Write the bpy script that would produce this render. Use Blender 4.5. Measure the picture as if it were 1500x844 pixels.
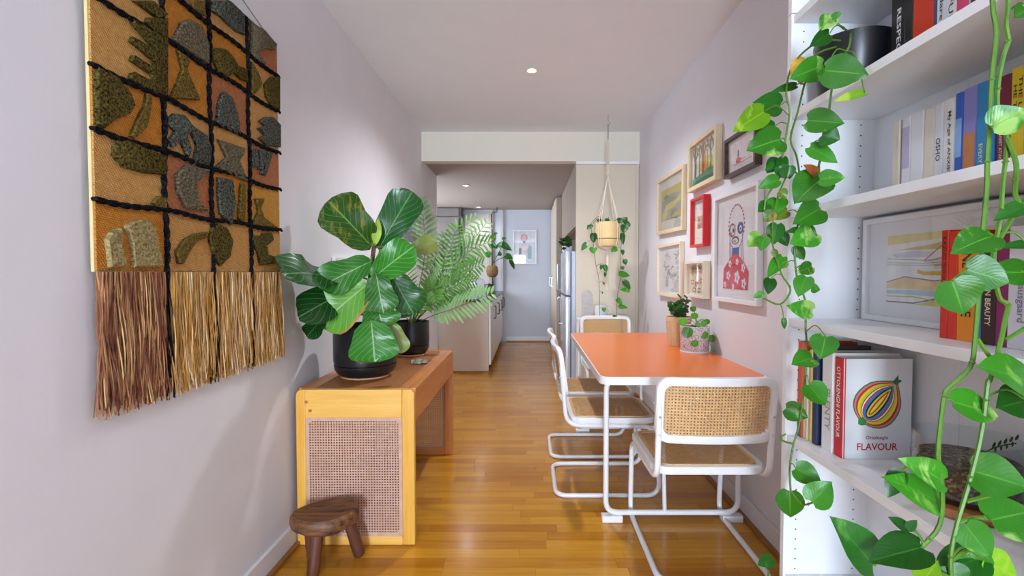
import bpy, bmesh, math, random
from mathutils import Vector as V, Matrix
random.seed(7)
R = random.Random(11)
PI = math.pi
for o in list(bpy.data.objects): bpy.data.objects.remove(o)
scn = bpy.context.scene
COL = scn.collection

# ------------------------------------------------------------------ camera
F, CX, HZ, CAMZ = 720.0, 775.0, 400.0, 1.215
PITCH = math.atan((422.0 - HZ) / F)
cam = bpy.data.cameras.new('camera'); camo = bpy.data.objects.new('camera', cam); COL.objects.link(camo)
cam.sensor_width = 36; cam.lens = F / 1500 * 36; cam.shift_x = (750 - CX) / 1500
cam.clip_start = .02
camo.location = (0, 0, CAMZ); camo.rotation_euler = (PI / 2 - PITCH, 0, 0)
scn.camera = camo

# ------------------------------------------------------------------ light
XL, XR, YB, YF = -1.056, 1.086, -5.5, 4.865     # room walls, wall behind the viewer, beam
ZC, ZK, YK, XK = 2.60, 2.325, 8.67, -1.95       # ceiling, kitchen ceiling, kitchen end wall, kitchen side wall
world = bpy.data.worlds.new('sky'); scn.world = world; world.use_nodes = True
world.node_tree.nodes['Background'].inputs[0].default_value = (.78, .87, 1, 1)
world.node_tree.nodes['Background'].inputs[1].default_value = 3.0
def area(name, loc, rot, sx, sy, power, col):
    l = bpy.data.lights.new(name, 'AREA'); l.shape = 'RECTANGLE'; l.size = sx; l.size_y = sy
    l.energy = power; l.color = col
    o = bpy.data.objects.new(name, l); COL.objects.link(o); o.location = loc; o.rotation_euler = rot
    return o
W1 = (-1.0, -.13, .06, 2.13); W3 = (6.0, 8.2, .95, 2.15)
area('daylight_window_a', ((W1[0]+W1[1])/2, YB-.25, 1.1), (PI/2 + math.radians(22), 0, 0), W1[1]-W1[0], 2.05, 275, (.69, .85, 1))
area('daylight_kitchen', (XK-.25, (W3[0]+W3[1])/2, 1.55), (0, -PI/2, 0), 1.2, 2.2, 17, (.80, .88, 1))
scn.view_settings.view_transform = 'Standard'; scn.view_settings.look = 'None'
scn.view_settings.gamma = 1; scn.view_settings.use_curve_mapping = False
scn.view_settings.exposure = 0.9

# ------------------------------------------------------------------ pixel rays
def ray(x, y):
    u = (x - CX) / F; v = (422 - y) / F
    return V((u, math.cos(PITCH) + v * math.sin(PITCH), v * math.cos(PITCH) - math.sin(PITCH)))
CAMP = V((0, 0, CAMZ))
def PX(x, y, X): d = ray(x, y); return CAMP + d * (X / d.x)
def PY(x, y, Y): d = ray(x, y); return CAMP + d * (Y / d.y)
def crop(ox, oy, s): return lambda c: (ox + c[0] / s, oy + c[1] / s)

# ------------------------------------------------------------------ materials
def lin(h):
    h = h.lstrip('#'); c = [int(h[i:i+2], 16) / 255 for i in (0, 2, 4)]
    return tuple((x / 12.92 if x <= .04045 else ((x + .055) / 1.055) ** 2.4) for x in c) + (1,)
MC = {}
class NT:
    def __init__(s, name):
        s.m = bpy.data.materials.new(name); s.m.use_nodes = True; s.t = s.m.node_tree; s.n = s.t.nodes
        s.b = s.n['Principled BSDF']; s.out = s.n['Material Output']
    def add(s, typ, **kw):
        n = s.n.new(typ)
        for k, v in kw.items():
            if k.startswith('i_'): n.inputs[k[2:].replace('_', ' ')].default_value = v
            else: setattr(n, k, v)
        return n
    def l(s, a, b): s.t.links.new(a, b)
    def ramp(s, fac, stops):
        r = s.add('ShaderNodeValToRGB'); e = r.color_ramp.elements
        while len(e) < len(stops): e.new(.5)
        for el, (p, c) in zip(e, stops): el.position = p; el.color = lin(c) if isinstance(c, str) else c
        s.l(fac, r.inputs[0]); return r.outputs[0]
    def mix(s, fac, a, b, mode='MIX'):
        m = s.add('ShaderNodeMix', data_type='RGBA', blend_type=mode)
        for idx, v in ((0, fac), (6, a), (7, b)):
            if hasattr(v, 'links'): s.l(v, m.inputs[idx])
            else: m.inputs[idx].default_value = lin(v) if isinstance(v, str) else v
        return m.outputs[2]
    def math(s, op, a, b=0.0):
        m = s.add('ShaderNodeMath', operation=op)
        for i, v in ((0, a), (1, b)):
            if hasattr(v, 'links'): s.l(v, m.inputs[i])
            else: m.inputs[i].default_value = v
        return m.outputs[0]
    def bump(s, h, st, dist=.01):
        b = s.add('ShaderNodeBump', i_Strength=st, i_Distance=dist); s.l(h, b.inputs['Height']); s.l(b.outputs[0], s.b.inputs['Normal'])
    def noise(s, vec=None, scale=5, detail=3, rough=.5):
        n = s.add('ShaderNodeTexNoise', i_Scale=scale, i_Detail=detail, i_Roughness=rough)
        if vec is not None: s.l(vec, n.inputs['Vector'])
        return n.outputs[0]
    def coord(s, scale=(1, 1, 1), which='Object', rnd=False):
        if which == 'Position': v = s.add('ShaderNodeNewGeometry').outputs['Position']
        else: v = s.add('ShaderNodeTexCoord').outputs[which]
        mp = s.add('ShaderNodeMapping'); mp.inputs['Scale'].default_value = scale; s.l(v, mp.inputs['Vector'])
        if rnd:
            r = s.add('ShaderNodeObjectInfo').outputs['Random']
            c = s.add('ShaderNodeCombineXYZ'); s.l(s.math('MULTIPLY', r, 37.), c.inputs[0]); s.l(s.math('MULTIPLY', r, 91.), c.inputs[1])
            s.l(c.outputs[0], mp.inputs['Location'])
        return mp.outputs[0]
def plain(col, rough=.5, metal=0., var=.04, vscale=6, bump=0., bscale=60, spec=.5, coat=0., name=None):
    key = (col, rough, metal, var, vscale, bump, bscale, spec, coat)
    if key in MC: return MC[key]
    t = NT(name or 'finish_' + col.strip('#'))
    c = lin(col)
    n = t.noise(t.coord(), vscale, 3)
    d = tuple(x * (1 - var) for x in c[:3]) + (1,); u = tuple(min(1, x * (1 + var)) for x in c[:3]) + (1,)
    t.l(t.ramp(n, [(.3, d), (.7, u)]), t.b.inputs['Base Color'])
    t.b.inputs['Roughness'].default_value = rough; t.b.inputs['Metallic'].default_value = metal
    t.b.inputs['Specular IOR Level'].default_value = spec; t.b.inputs['Coat Weight'].default_value = coat
    if bump: t.bump(t.noise(t.coord(), bscale, 4), bump, .004)
    MC[key] = t.m; return t.m
def wood(name, dark, light, axis=0, rough=.4, scale=1., coat=.0, rnd=False, which='Object', contrast=1.):
    t = NT(name); s = [22 * scale] * 3; s[axis] = 1.6 * scale
    co = t.coord(tuple(s), which, rnd)
    n = t.noise(co, 1.2, 5, .6); n2 = t.noise(co, 7, 3, .6)
    f = t.math('ADD', t.math('MULTIPLY', n, .75), t.math('MULTIPLY', n2, .25))
    a = .5 - .22 / contrast; b = .5 + .22 / contrast
    t.l(t.ramp(f, [(a, dark), (b, light)]), t.b.inputs['Base Color'])
    t.b.inputs['Roughness'].default_value = rough; t.b.inputs['Coat Weight'].default_value = coat; t.b.inputs['Coat Roughness'].default_value = .12
    t.bump(n2, .08, .002); return t.m
def plank_mat(name, island):
    t = NT(name)
    if island: r = t.add('ShaderNodeNewGeometry').outputs['Random Per Island']
    else: r = t.add('ShaderNodeObjectInfo').outputs['Random']
    pos = t.add('ShaderNodeNewGeometry').outputs['Position']
    mp = t.add('ShaderNodeMapping'); mp.inputs['Scale'].default_value = (1.8, 34, 1); t.l(pos, mp.inputs['Vector'])
    c = t.add('ShaderNodeCombineXYZ'); t.l(t.math('MULTIPLY', r, 53.), c.inputs[0]); t.l(t.math('MULTIPLY', r, 17.), c.inputs[2]); t.l(c.outputs[0], mp.inputs['Location'])
    n = t.noise(mp.outputs[0], 1.5, 6, .62)
    base = t.ramp(r, [(0, '#bd7a1c'), (.35, '#cf8e22'), (.7, '#dc9e30'), (1, '#c88424')])
    gr = t.ramp(n, [(.30, (.72, .68, .60, 1)), (.6, (1, 1, 1, 1))])
    t.l(t.mix(.75, base, gr, 'MULTIPLY'), t.b.inputs['Base Color'])
    t.b.inputs['Roughness'].default_value = .22; t.b.inputs['Specular IOR Level'].default_value = .42; t.b.inputs['Coat Weight'].default_value = .08; t.b.inputs['Coat Roughness'].default_value = .1
    t.bump(t.noise(t.coord((1, 1, 1), 'Position'), 9, 2), .03, .004)
    return t.m
def leaf_mat(name, green, vein, blot=None, blot_amt=.5, rough=.33, veins=9, edge=None, blot_scale=14):
    t = NT(name)
    uv = t.add('ShaderNodeUVMap').outputs[0]
    sp = t.add('ShaderNodeSeparateXYZ'); t.l(uv, sp.inputs[0])
    a = t.math('ABSOLUTE', t.math('SUBTRACT', sp.outputs[0], .5))
    rnd = t.add('ShaderNodeObjectInfo').outputs['Random']
    n = t.noise(t.coord((1, 1, 1), 'Position'), 9, 2)
    g = lin(green); lo = tuple(x * .62 for x in g[:3]) + (1,); hi = tuple(min(1, x * 1.35) for x in g[:3]) + (1,)
    mixf = t.math('ADD', t.math('MULTIPLY', rnd, .6), t.math('MULTIPLY', n, .4))
    c = t.ramp(mixf, [(.15, lo), (.85, hi)])
    if blot:
        b = t.noise(t.coord((1, 1, .45), 'Position', True), blot_scale, 4, .65)
        c = t.mix(t.ramp(b, [(.66 - .2 * blot_amt, (0, 0, 0, 1)), (.74 - .2 * blot_amt, (1, 1, 1, 1))]), c, blot)
    if edge:
        e = t.math('ADD', t.math('MULTIPLY', a, 1.6), t.math('MULTIPLY', t.noise(uv, 6, 3), .5))
        c = t.mix(t.ramp(e, [(.92, (0, 0, 0, 1)), (1.0, (1, 1, 1, 1))]), c, edge)
    # midrib and side veins
    mid = t.math('LESS_THAN', a, .018)
    w = t.math('SUBTRACT', t.math('MULTIPLY', sp.outputs[1], float(veins)), t.math('MULTIPLY', a, veins * .9))
    fr = t.math('ABSOLUTE', t.math('SUBTRACT', t.math('FRACT', w), .5))
    sv = t.math('MULTIPLY', t.math('LESS_THAN', fr, .05), .45 if veins == 7 else .12)
    t.l(t.mix(t.math('MAXIMUM', t.math('MULTIPLY', mid, .8), sv), c, vein), t.b.inputs['Base Color'])
    t.b.inputs['Roughness'].default_value = rough
    t.bump(t.math('MINIMUM', fr, .25), .35 if veins == 7 else .12, .004)
    tr = t.add('ShaderNodeBsdfTranslucent'); t.l(c, tr.inputs[0])
    ms = t.add('ShaderNodeMixShader'); ms.inputs[0].default_value = .22
    t.l(t.b.outputs[0], ms.inputs[1]); t.l(tr.outputs[0], ms.inputs[2]); t.l(ms.outputs[0], t.out.inputs[0])
    return t.m
def glass_mat(name, tint=(1, 1, 1, 1), rough=.02):
    t = NT(name)
    tr = t.add('ShaderNodeBsdfTransparent'); tr.inputs[0].default_value = tint
    gl = t.add('ShaderNodeBsdfGlossy'); gl.inputs['Roughness'].default_value = rough
    fr = t.add('ShaderNodeFresnel')
    bf = t.add('ShaderNodeNewGeometry').outputs['Backfacing']      # same reflectance on both faces of a thin pane
    t.l(t.math('ADD', 1.45, t.math('MULTIPLY', bf, 1/1.45-1.45)), fr.inputs[0])
    ms = t.add('ShaderNodeMixShader'); t.l(fr.outputs[0], ms.inputs[0]); t.l(tr.outputs[0], ms.inputs[1]); t.l(gl.outputs[0], ms.inputs[2])
    t.l(ms.outputs[0], t.out.inputs[0]); return t.m
def emit_mat(name, col, st):
    t = NT(name); e = t.add('ShaderNodeEmission'); e.inputs[0].default_value = lin(col); e.inputs[1].default_value = st
    t.l(e.outputs[0], t.out.inputs[0]); return t.m
def woven(name, dark, light, st=.6):
    t = NT(name)
    def bands(scale, rot):
        mp = t.add('ShaderNodeMapping'); mp.inputs['Rotation'].default_value = (rot, 0, 0)
        t.l(t.add('ShaderNodeNewGeometry').outputs['Position'], mp.inputs['Vector'])
        w = t.add('ShaderNodeTexWave', wave_type='BANDS', bands_direction='Z', i_Scale=scale, i_Distortion=.6, i_Detail=1.); t.l(mp.outputs[0], w.inputs['Vector']); return w.outputs[0]
    a = bands(58, .12); b = bands(46, .95)
    n = t.noise(t.coord((1, 1, 1), 'Position'), 70, 3)
    f = t.math('ADD', t.math('ADD', t.math('MULTIPLY', a, .3), t.math('MULTIPLY', b, .2)), t.math('MULTIPLY', n, .5))
    t.l(t.ramp(f, [(.25, dark), (.75, light)]), t.b.inputs['Base Color']); t.b.inputs['Roughness'].default_value = .95
    t.b.inputs['Specular IOR Level'].default_value = .1
    t.bump(t.math('ADD', a, b), st, .003); return t.m
def tuft(name, dark, light, scale=120.):
    t = NT(name)
    v = t.add('ShaderNodeTexVoronoi', i_Scale=scale); t.l(t.coord((1, .7, 1.2), 'Position'), v.inputs['Vector'])
    n = t.noise(t.coord((1, 1, 1), 'Position'), 160, 3, .7)
    t.l(t.ramp(n, [(.36, dark), (.64, light)]), t.b.inputs['Base Color']); t.b.inputs['Roughness'].default_value = 1
    t.b.inputs['Specular IOR Level'].default_value = .05
    t.bump(v.outputs[0], .9, .006); return t.m

WALL = plain('#e4e3e9', .85, var=.015, bump=.06, bscale=220, name='wall_paint')
WALLR = WALL
CEIL = plain('#e9edf3', .9, var=.01, name='ceiling_paint')
BEAM = plain('#dfd9cb', .8, var=.01, name='beam_paint')
KWALL = plain('#ccd0dc', .8, var=.01, name='kitchen_wall_paint')
SKIRT = plain('#e9e7ea', .45, var=.01, name='skirting_gloss')
WHITE = plain('#eeeef2', .38, var=.01, name='white_laminate')
WSTEEL = plain('#f0eff2', .3, var=.01, coat=.3, name='white_powder_coat')
BLACKPOT = plain('#17181c', .32, var=.1, name='black_ceramic')
SOIL = plain('#2c211a', .95, var=.4, vscale=60, bump=.8, bscale=80, name='potting_soil')
OAKSTRIP = wood('edge_strip_wood', '#8a5a2c', '#a9713a', 1, .4)
PINE_V = wood('pine_upright', '#d9982f', '#f0bb55', 2, .38, coat=.15)
PINE_H = wood('pine_rail', '#dfa23c', '#f2c266', 0, .38, coat=.15)
CEDAR = wood('orange_brown_timber', '#c06a2a', '#e29448', 1, .36, coat=.15)
CEDAR_V = wood('orange_brown_upright', '#b8682c', '#da9048', 2, .36, coat=.15)
STOOLW = wood('carved_dark_timber', '#2a150d', '#93603a', 0, .55, 1.1, contrast=1.6)
CANE_D = plain('#c9a08a', .6, var=.08, vscale=40, name='pinkish_cane')
CANE_C = plain('#dcae74', .55, var=.12, vscale=30, name='honey_cane')
CANE_T = plain('#cf8a4c', .6, var=.15, vscale=60, bump=.8, bscale=160, name='stained_cane_top')
ORANGE = plain('#ee7a2a', .30, var=.015, coat=.1, name='orange_laminate')
GLASS = glass_mat('clear_glass')
PAPER = plain('#efedf0', .8, var=.01, name='white_paper')
BLACK = plain('#15161a', .5, name='black_enamel')
STEEL = plain('#c2c6cf', .25, metal=.75, var=.03, name='brushed_steel')

# ------------------------------------------------------------------ mesh builder
class MB:
    def __init__(s): s.v = []; s.f = []; s.mi = []; s.uv = {}; s.smooth = True; s.mats = []
    def mat(s, m):
        if m not in s.mats: s.mats.append(m)
        return s.mats.index(m)
    def addv(s, pts): b = len(s.v); s.v += [V(p) for p in pts]; return b
    def face(s, idx, m=0): s.f.append(tuple(idx)); s.mi.append(m)
    def box(s, lo, hi, m=0):
        x0, y0, z0 = lo; x1, y1, z1 = hi
        b = s.addv([(x0,y0,z0),(x1,y0,z0),(x1,y1,z0),(x0,y1,z0),(x0,y0,z1),(x1,y0,z1),(x1,y1,z1),(x0,y1,z1)])
        for q in ((0,3,2,1),(4,5,6,7),(0,1,5,4),(1,2,6,5),(2,3,7,6),(3,0,4,7)): s.face([b+i for i in q], m)
        return s
    def tube(s, path, r, n=8, closed=False, m=0, caps=True):
        P = [V(p) for p in path]; k = len(P)
        rad = r if isinstance(r, (list, tuple)) else [r] * k
        T = []
        for i in range(k):
            a = P[(i - 1) % k] if (closed or i > 0) else P[i]; c = P[(i + 1) % k] if (closed or i < k - 1) else P[i]
            t = (c - a); T.append(t.normalized() if t.length > 1e-9 else V((0, 0, 1)))
        up = V((0, 0, 1)) if abs(T[0].z) < .9 else V((1, 0, 0))
        nrm = (up - T[0] * up.dot(T[0])).normalized(); rings = []
        for i in range(k):
            if i: 
                q = nrm - T[i] * nrm.dot(T[i]); nrm = q.normalized() if q.length > 1e-6 else nrm
            bn = T[i].cross(nrm)
            rings.append(s.addv([P[i] + (nrm * math.cos(2*PI*j/n) + bn * math.sin(2*PI*j/n)) * rad[i] for j in range(n)]))
        for i in range(k if closed else k - 1):
            a, b = rings[i], rings[(i + 1) % k]
            for j in range(n): s.face((a+j, a+(j+1) % n, b+(j+1) % n, b+j), m)
        if caps and not closed:
            s.face([rings[0] + j for j in reversed(range(n))], m); s.face([rings[-1] + j for j in range(n)], m)
        return s
    def lathe(s, prof, c=(0, 0, 0), n=28, m=0, sx=1., sy=1.):
        rings = []
        for r, z in prof:
            if r < 1e-6: rings.append((s.addv([(c[0], c[1], c[2] + z)]), 1))
            else: rings.append((s.addv([(c[0] + r*sx*math.cos(2*PI*j/n), c[1] + r*sy*math.sin(2*PI*j/n), c[2] + z) for j in range(n)]), n))
        for (a, na), (b, nb) in zip(rings, rings[1:]):
            for j in range(n):
                k = (j + 1) % n
                if na == 1 and nb == 1: continue
                if na == 1: s.face((a, b+k, b+j), m)
                elif nb == 1: s.face((a+j, a+k, b), m)
                else: s.face((a+j, a+k, b+k, b+j), m)
        return s
    def prism(s, poly, fn, d0, d1, m=0):      # fn(u, v, d) -> point
        n = len(poly)
        a = s.addv([fn(u, v, d0) for u, v in poly]); b = s.addv([fn(u, v, d1) for u, v in poly])
        s.face([a + i for i in reversed(range(n))], m); s.face([b + i for i in range(n)], m)
        for i in range(n): j = (i + 1) % n; s.face((a+i, a+j, b+j, b+i), m)
        return s
    def ring(s, outer, inner, fn, d0, d1, m=0):
        n = len(outer)
        q = [s.addv([fn(u, v, d) for u, v in poly]) for poly, d in ((outer, d0), (outer, d1), (inner, d1), (inner, d0))]
        for k in range(4):
            a, b = q[k], q[(k + 1) % 4]
            for i in range(n): j = (i + 1) % n; s.face((a+i, a+j, b+j, b+i), m)
        return s
    def flat(s, poly, fn, d, m=0):
        a = s.addv([fn(u, v, d) for u, v in poly]); s.face([a + i for i in range(len(poly))], m); return s
    def stroke(s, pts, w, fn, d, m=0):
        n = len(pts)
        L = []; Rr = []
        for i in range(n):
            a = pts[max(0, i-1)]; b = pts[min(n-1, i+1)]
            dx, dy = b[0]-a[0], b[1]-a[1]; l = math.hypot(dx, dy) or 1
            L.append((pts[i][0] - dy/l*w/2, pts[i][1] + dx/l*w/2)); Rr.append((pts[i][0] + dy/l*w/2, pts[i][1] - dx/l*w/2))
        for i in range(n-1): s.flat([L[i], Rr[i], Rr[i+1], L[i+1]], fn, d, m)
        return s
ORG = {}
def build(name, mb, mat=None, parent=None, org=None, smooth=None, bevel=0.):
    o0 = V(org) if org is not None else (ORG[parent] if parent is not None else V((0, 0, 0)))
    me = bpy.data.meshes.new(name)
    me.from_pydata([v - o0 for v in mb.v], [], mb.f)
    if mat is not None: me.materials.append(mat)
    for m in mb.mats: me.materials.append(m)
    if mb.mats and mat is None: me.polygons.foreach_set('material_index', mb.mi)
    if mb.uv:
        uvl = me.uv_layers.new(name='UVMap')
        for li, lp in enumerate(me.loops): uvl.data[li].uv = mb.uv[lp.vertex_index]
    bm = bmesh.new(); bm.from_mesh(me)
    if bevel:
        ed = [e for e in bm.edges if len(e.link_faces) == 2 and e.calc_face_angle(0) > .7]
        bmesh.ops.bevel(bm, geom=ed, offset=bevel, segments=2, affect='EDGES', profile=.6)
    if not mb.uv: bmesh.ops.recalc_face_normals(bm, faces=bm.faces)
    bm.to_mesh(me); bm.free()
    sm = mb.smooth if smooth is None else smooth
    if sm:
        me.polygons.foreach_set('use_smooth', [True] * len(me.polygons))
        try: me.set_sharp_from_angle(angle=math.radians(38))
        except Exception: pass
    o = bpy.data.objects.new(name, me); COL.objects.link(o)
    if parent is not None: o.parent = parent
    else: o.location = o0
    ORG[o] = o0
    return o
def tag(o, label, cat, group=None):
    o['label'] = label; o['category'] = cat
    if group: o['group'] = group
    return o
def thing(name, label, cat, loc=(0, 0, 0), group=None):
    o = bpy.data.objects.new(name, None); COL.objects.link(o); o.location = loc; o.empty_display_size = .05
    ORG[o] = V(loc); return tag(o, label, cat, group)
def struct(name, mb, mat, parent=None, bevel=0., smooth=False):
    o = build(name, mb, mat, parent, bevel=bevel, smooth=smooth)
    if parent is None: o['kind'] = 'structure'
    return o
def copy_tree(o, parent=None):
    c = o.copy(); COL.objects.link(c); c.parent = parent; ORG[c] = ORG[o]
    for ch in list(o.children): copy_tree(ch, c)
    return c
def fillet(pts, r, n=6, closed=False):
    P = [V(p) for p in pts]; out = []; k = len(P)
    for i in range(k):
        if not closed and i in (0, k-1): out.append(P[i]); continue
        a, b, c = P[i-1], P[i], P[(i+1) % k]
        d1 = (a-b); d2 = (c-b); rr = min(r, d1.length*.49, d2.length*.49)
        p0 = b + d1.normalized()*rr; p1 = b + d2.normalized()*rr
        for j in range(n+1):
            t = j/n; out.append(p0*(1-t)**2 + b*2*t*(1-t) + p1*t*t)
    return out
def rrect(x0, y0, x1, y1, r, n=5):
    pts = []
    for cx, cy, a in ((x1-r, y1-r, 0), (x0+r, y1-r, 90), (x0+r, y0+r, 180), (x1-r, y0+r, 270)):
        for j in range(n+1):
            t = math.radians(a + 90*j/n); pts.append((cx + r*math.cos(t), cy + r*math.sin(t)))
    return pts
def smooth_path(pts, n=4):
    P = [V(p) for p in pts]; out = []
    for i in range(len(P)-1):
        p0, p1, p2, p3 = P[max(0, i-1)], P[i], P[i+1], P[min(len(P)-1, i+2)]
        for j in range(n):
            t = j/n
            out.append(.5*((2*p1) + (p2-p0)*t + (2*p0-5*p1+4*p2-p3)*t*t + (3*p1-p0-3*p2+p3)*t**3))
    out.append(P[-1]); return out
def cane(mb, x0, y0, x1, y1, p, fn, seg=1, m=0, cw=.32, cd=.2):
    # six-way cane webbing: strands both ways and two diagonals offset by half a pitch, leaving eight-sided holes
    def strip(a, b, w, d):
        dx, dy = b[0]-a[0], b[1]-a[1]; l = math.hypot(dx, dy)
        if l < p*.4: return
        ox, oy = -dy/l*w/2, dx/l*w/2; pr = None
        for i in range(seg+1):
            t = i/seg; q = (a[0]+dx*t, a[1]+dy*t)
            k = mb.addv([fn(q[0]+ox, q[1]+oy, d), fn(q[0]-ox, q[1]-oy, d)])
            if pr is not None: mb.face((pr, pr+1, k+1, k), m)
            pr = k
    nx = int((x1-x0)/p); ny = int((y1-y0)/p)
    for i in range(nx+1): strip((x0+i*p, y0), (x0+i*p, y1), p*cw, 0)
    for j in range(ny+1): strip((x0, y0+j*p), (x1, y0+j*p), p*cw, .0006)
    W, H = x1-x0, y1-y0
    for k in range(-ny-1, nx+2):
        c = (k+.5)*p
        a0 = max(0, c); b0 = min(W, c+H)
        if b0 > a0: strip((x0+a0, y0+a0-c), (x0+b0, y0+b0-c), p*cd, .0012)
        if b0 > a0: strip((x0+a0, y1-(a0-c)), (x0+b0, y1-(b0-c)), p*cd, .0018)
_tx = {}
def text_mb(mb, s, o, right, up, w=None, h=None, d=0.0006, m=0, align='C'):
    if s not in _tx:
        cu = bpy.data.curves.new('letters', 'FONT'); cu.body = s; cu.size = 1; cu.offset = .012; cu.resolution_u = 2
        ob = bpy.data.objects.new('letters', cu); COL.objects.link(ob)
        me = bpy.data.meshes.new_from_object(ob)
        _tx[s] = ([tuple(v.co) for v in me.vertices], [tuple(p.vertices) for p in me.polygons])
        bpy.data.objects.remove(ob); bpy.data.meshes.remove(me); bpy.data.curves.remove(cu)
    vs, fs = _tx[s]
    x0 = min(v[0] for v in vs); x1 = max(v[0] for v in vs); y0 = min(v[1] for v in vs); y1 = max(v[1] for v in vs)
    sx = (w/(x1-x0)) if w else h/(y1-y0); sy = (h/(y1-y0)) if h else sx
    right, up, o = V(right), V(up), V(o); nn = right.cross(up)
    b = mb.addv([o + right*((v[0]-(x0+x1)/2)*sx) + up*((v[1]-(y0+y1)/2)*sy) + nn*d for v in vs])
    for f in fs: mb.face([b+i for i in f], m)

PROF = {
 'heart': [(0, .20), (.05, .34), (.13, .44), (.25, .5), (.38, .495), (.52, .44), (.66, .35), (.79, .235), (.9, .115), (.97, .03), (1, .003)],
 'fiddle': [(0, .10), (.08, .24), (.2, .34), (.35, .385), (.5, .42), (.65, .48), (.78, .5), (.88, .45), (.96, .29), (1, .10)],
 'oval': [(0, .03), (.12, .25), (.3, .44), (.5, .5), (.7, .42), (.85, .27), (.95, .1), (1, .01)],
 'round': [(0, .18), (.1, .34), (.25, .46), (.5, .5), (.75, .45), (.9, .32), (1, .14)],
}
def leaf_mb(B, T, w, N, prof='heart', fold=.12, curl=.12, wave=.0, lobe=.085, mb=None):
    B, T, N = V(B), V(T), V(N); ax = T - B; L = ax.length; ax.normalize()
    N = (N - ax*N.dot(ax)).normalized(); side = ax.cross(N)
    ts = (-1, -.66, -.33, 0, .33, .66, 1); mb = mb or MB(); rows = []
    ph = R.uniform(0, 6)
    for s, hw in PROF[prof]:
        row = []
        for t in ts:
            al = s*L - (lobe*L*abs(t)**1.4*(1-s)**4 if prof == 'heart' else 0)
            z = fold*abs(t)**1.3*hw*w - curl*L*(s-.35)**2 + wave*w*math.sin(s*11+ph+t*1.5)*abs(t)
            b = mb.addv([B + ax*al + side*(t*hw*w) + N*z]); mb.uv[b] = (t*.5+.5, s); row.append(b)
        rows.append(row)
    for a, b in zip(rows, rows[1:]):
        for i in range(len(ts)-1): mb.face((a[i], a[i+1], b[i+1], b[i]))
    return mb
def seg_near(p, paths):
    best = None
    for path in paths:
        for a, b in zip(path, path[1:]):
            ab = b-a; t = max(0, min(1, (p-a).dot(ab)/max(ab.length_squared, 1e-9))); q = a+ab*t
            d = (p-q).length
            if best is None or d < best[0]: best = (d, q)
    return best[1]
def vine(parent, leaves, stems, mats, prof='heart', r=.0035, stem_mat=None, jit=.03, wmul=1.08, xmax=None):
    """leaves: (conv, base, tip, width_px, mat key, depth Y); stems: lists of points"""
    if xmax is not None: stems = [[V(p) if p.x <= xmax or i < 2 else CAMP + (V(p)-CAMP)*(xmax/p.x) for i, p in enumerate(s)] for s in stems]
    pths = [smooth_path(s, 4) for s in stems]
    mbs = []
    for p in pths:
        k = MB(); k.tube(p, r, 6)
        for i in range(6, len(p)-1, 9): k.lathe([(0, -.006), (r*1.5, 0), (0, .006)], p[i], 6)
        mbs.append(k)
    for cv, b, t, wpx, mk, Y in leaves:
        xb, yb = cv(b); xt, yt = cv(t); s = cv((1000, 0))[0]-cv((0, 0))[0]; s /= 1000
        dy = R.uniform(-jit, jit)
        cl = lambda x, Yq: Yq if xmax is None or x <= CX else min(Yq, xmax*F/(x-CX))
        Yb = cl(max(xb, (xb+xt)/2+wpx*s*.3), Y + dy); Yt = cl(xt, Yb - R.uniform(-.1, .5)*(PY(xb, yb, Yb)-PY(xt, yt, Yb)).length)
        B = PY(xb, yb, Yb); T = PY(xt, yt, Yt)
        N = (CAMP-B).normalized() + V((R.uniform(-.3, .3), 0, R.uniform(.05, .55)))
        w = wpx*s*(Yb+Yt)/2/F*wmul
        o = build('leaf', leaf_mb(B, T, w, N, prof, fold=R.uniform(.08, .3), curl=R.uniform(.05, .22), wave=.02), mats[mk], parent)
        q = seg_near(B, pths)
        if (q-B).length > .006:
            mid = (q+B)/2 + V((0, 0, .25*(q-B).length))
            build('leaf_stalk', MB().tube(smooth_path([q, mid, B], 4), r*.55, 5), stem_mat, parent)
    for k in mbs: build('stem', k, stem_mat, parent)

# ================================================================== THE SETTING
def wall_with_holes(axis, c0, c1, a0, a1, z0, z1, holes):
    """wall slab between c0..c1 on its thin axis ('x' or 'y'), a0..a1 along, with rectangular openings"""
    mb = MB()
    def bx(p0, p1, q0, q1):
        if p1-p0 < 1e-4 or q1-q0 < 1e-4: return
        mb.box((c0, p0, q0), (c1, p1, q1)) if axis == 'x' else mb.box((p0, c0, q0), (p1, c1, q1))
    p = a0
    for h in sorted(holes):
        bx(p, h[0], z0, z1); bx(h[0], h[1], z0, h[2]); bx(h[0], h[1], h[3], z1); p = h[1]
    bx(p, a1, z0, z1); return mb
struct('wall_left', MB().box((XL-.12, YB, -.02), (XL, 5.65, ZC)), WALL)
struct('wall_right', MB().box((XR, YB, -.02), (XR+.12, YK, ZC)), WALL)
struct('wall_back', wall_with_holes('y', YB-.14, YB, XL-.12, XR+.12, -.02, ZC, [W1]), WALL)
struct('wall_far', MB().box((XK-.12, YK, -.02), (XR+.12, YK+.12, ZK+.1)), KWALL)
struct('wall_kitchen_side', wall_with_holes('x', XK-.14, XK, 5.53, YK, -.02, ZK+.1, [W3]), KWALL)
struct('wall_kitchen_return', MB().box((XK, 5.53, -.02), (XL-.12, 5.65, ZK+.1)), KWALL)
struct('ceiling', MB().box((XL-.12, YB-.14, ZC), (XR+.12, YF+.12, ZC+.1)), CEIL)
struct('ceiling_kitchen', MB().box((XK-.14, YF+.12, ZK), (XR+.12, YK+.12, ZK+.1)), plain('#a89a90', .85, var=.01))  # base colour darkened to carry part of the kitchen's low light
struct('trim_1', MB().box((XL, YF, ZK-.012), (XR, YF+.12, ZC)), BEAM)
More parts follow.
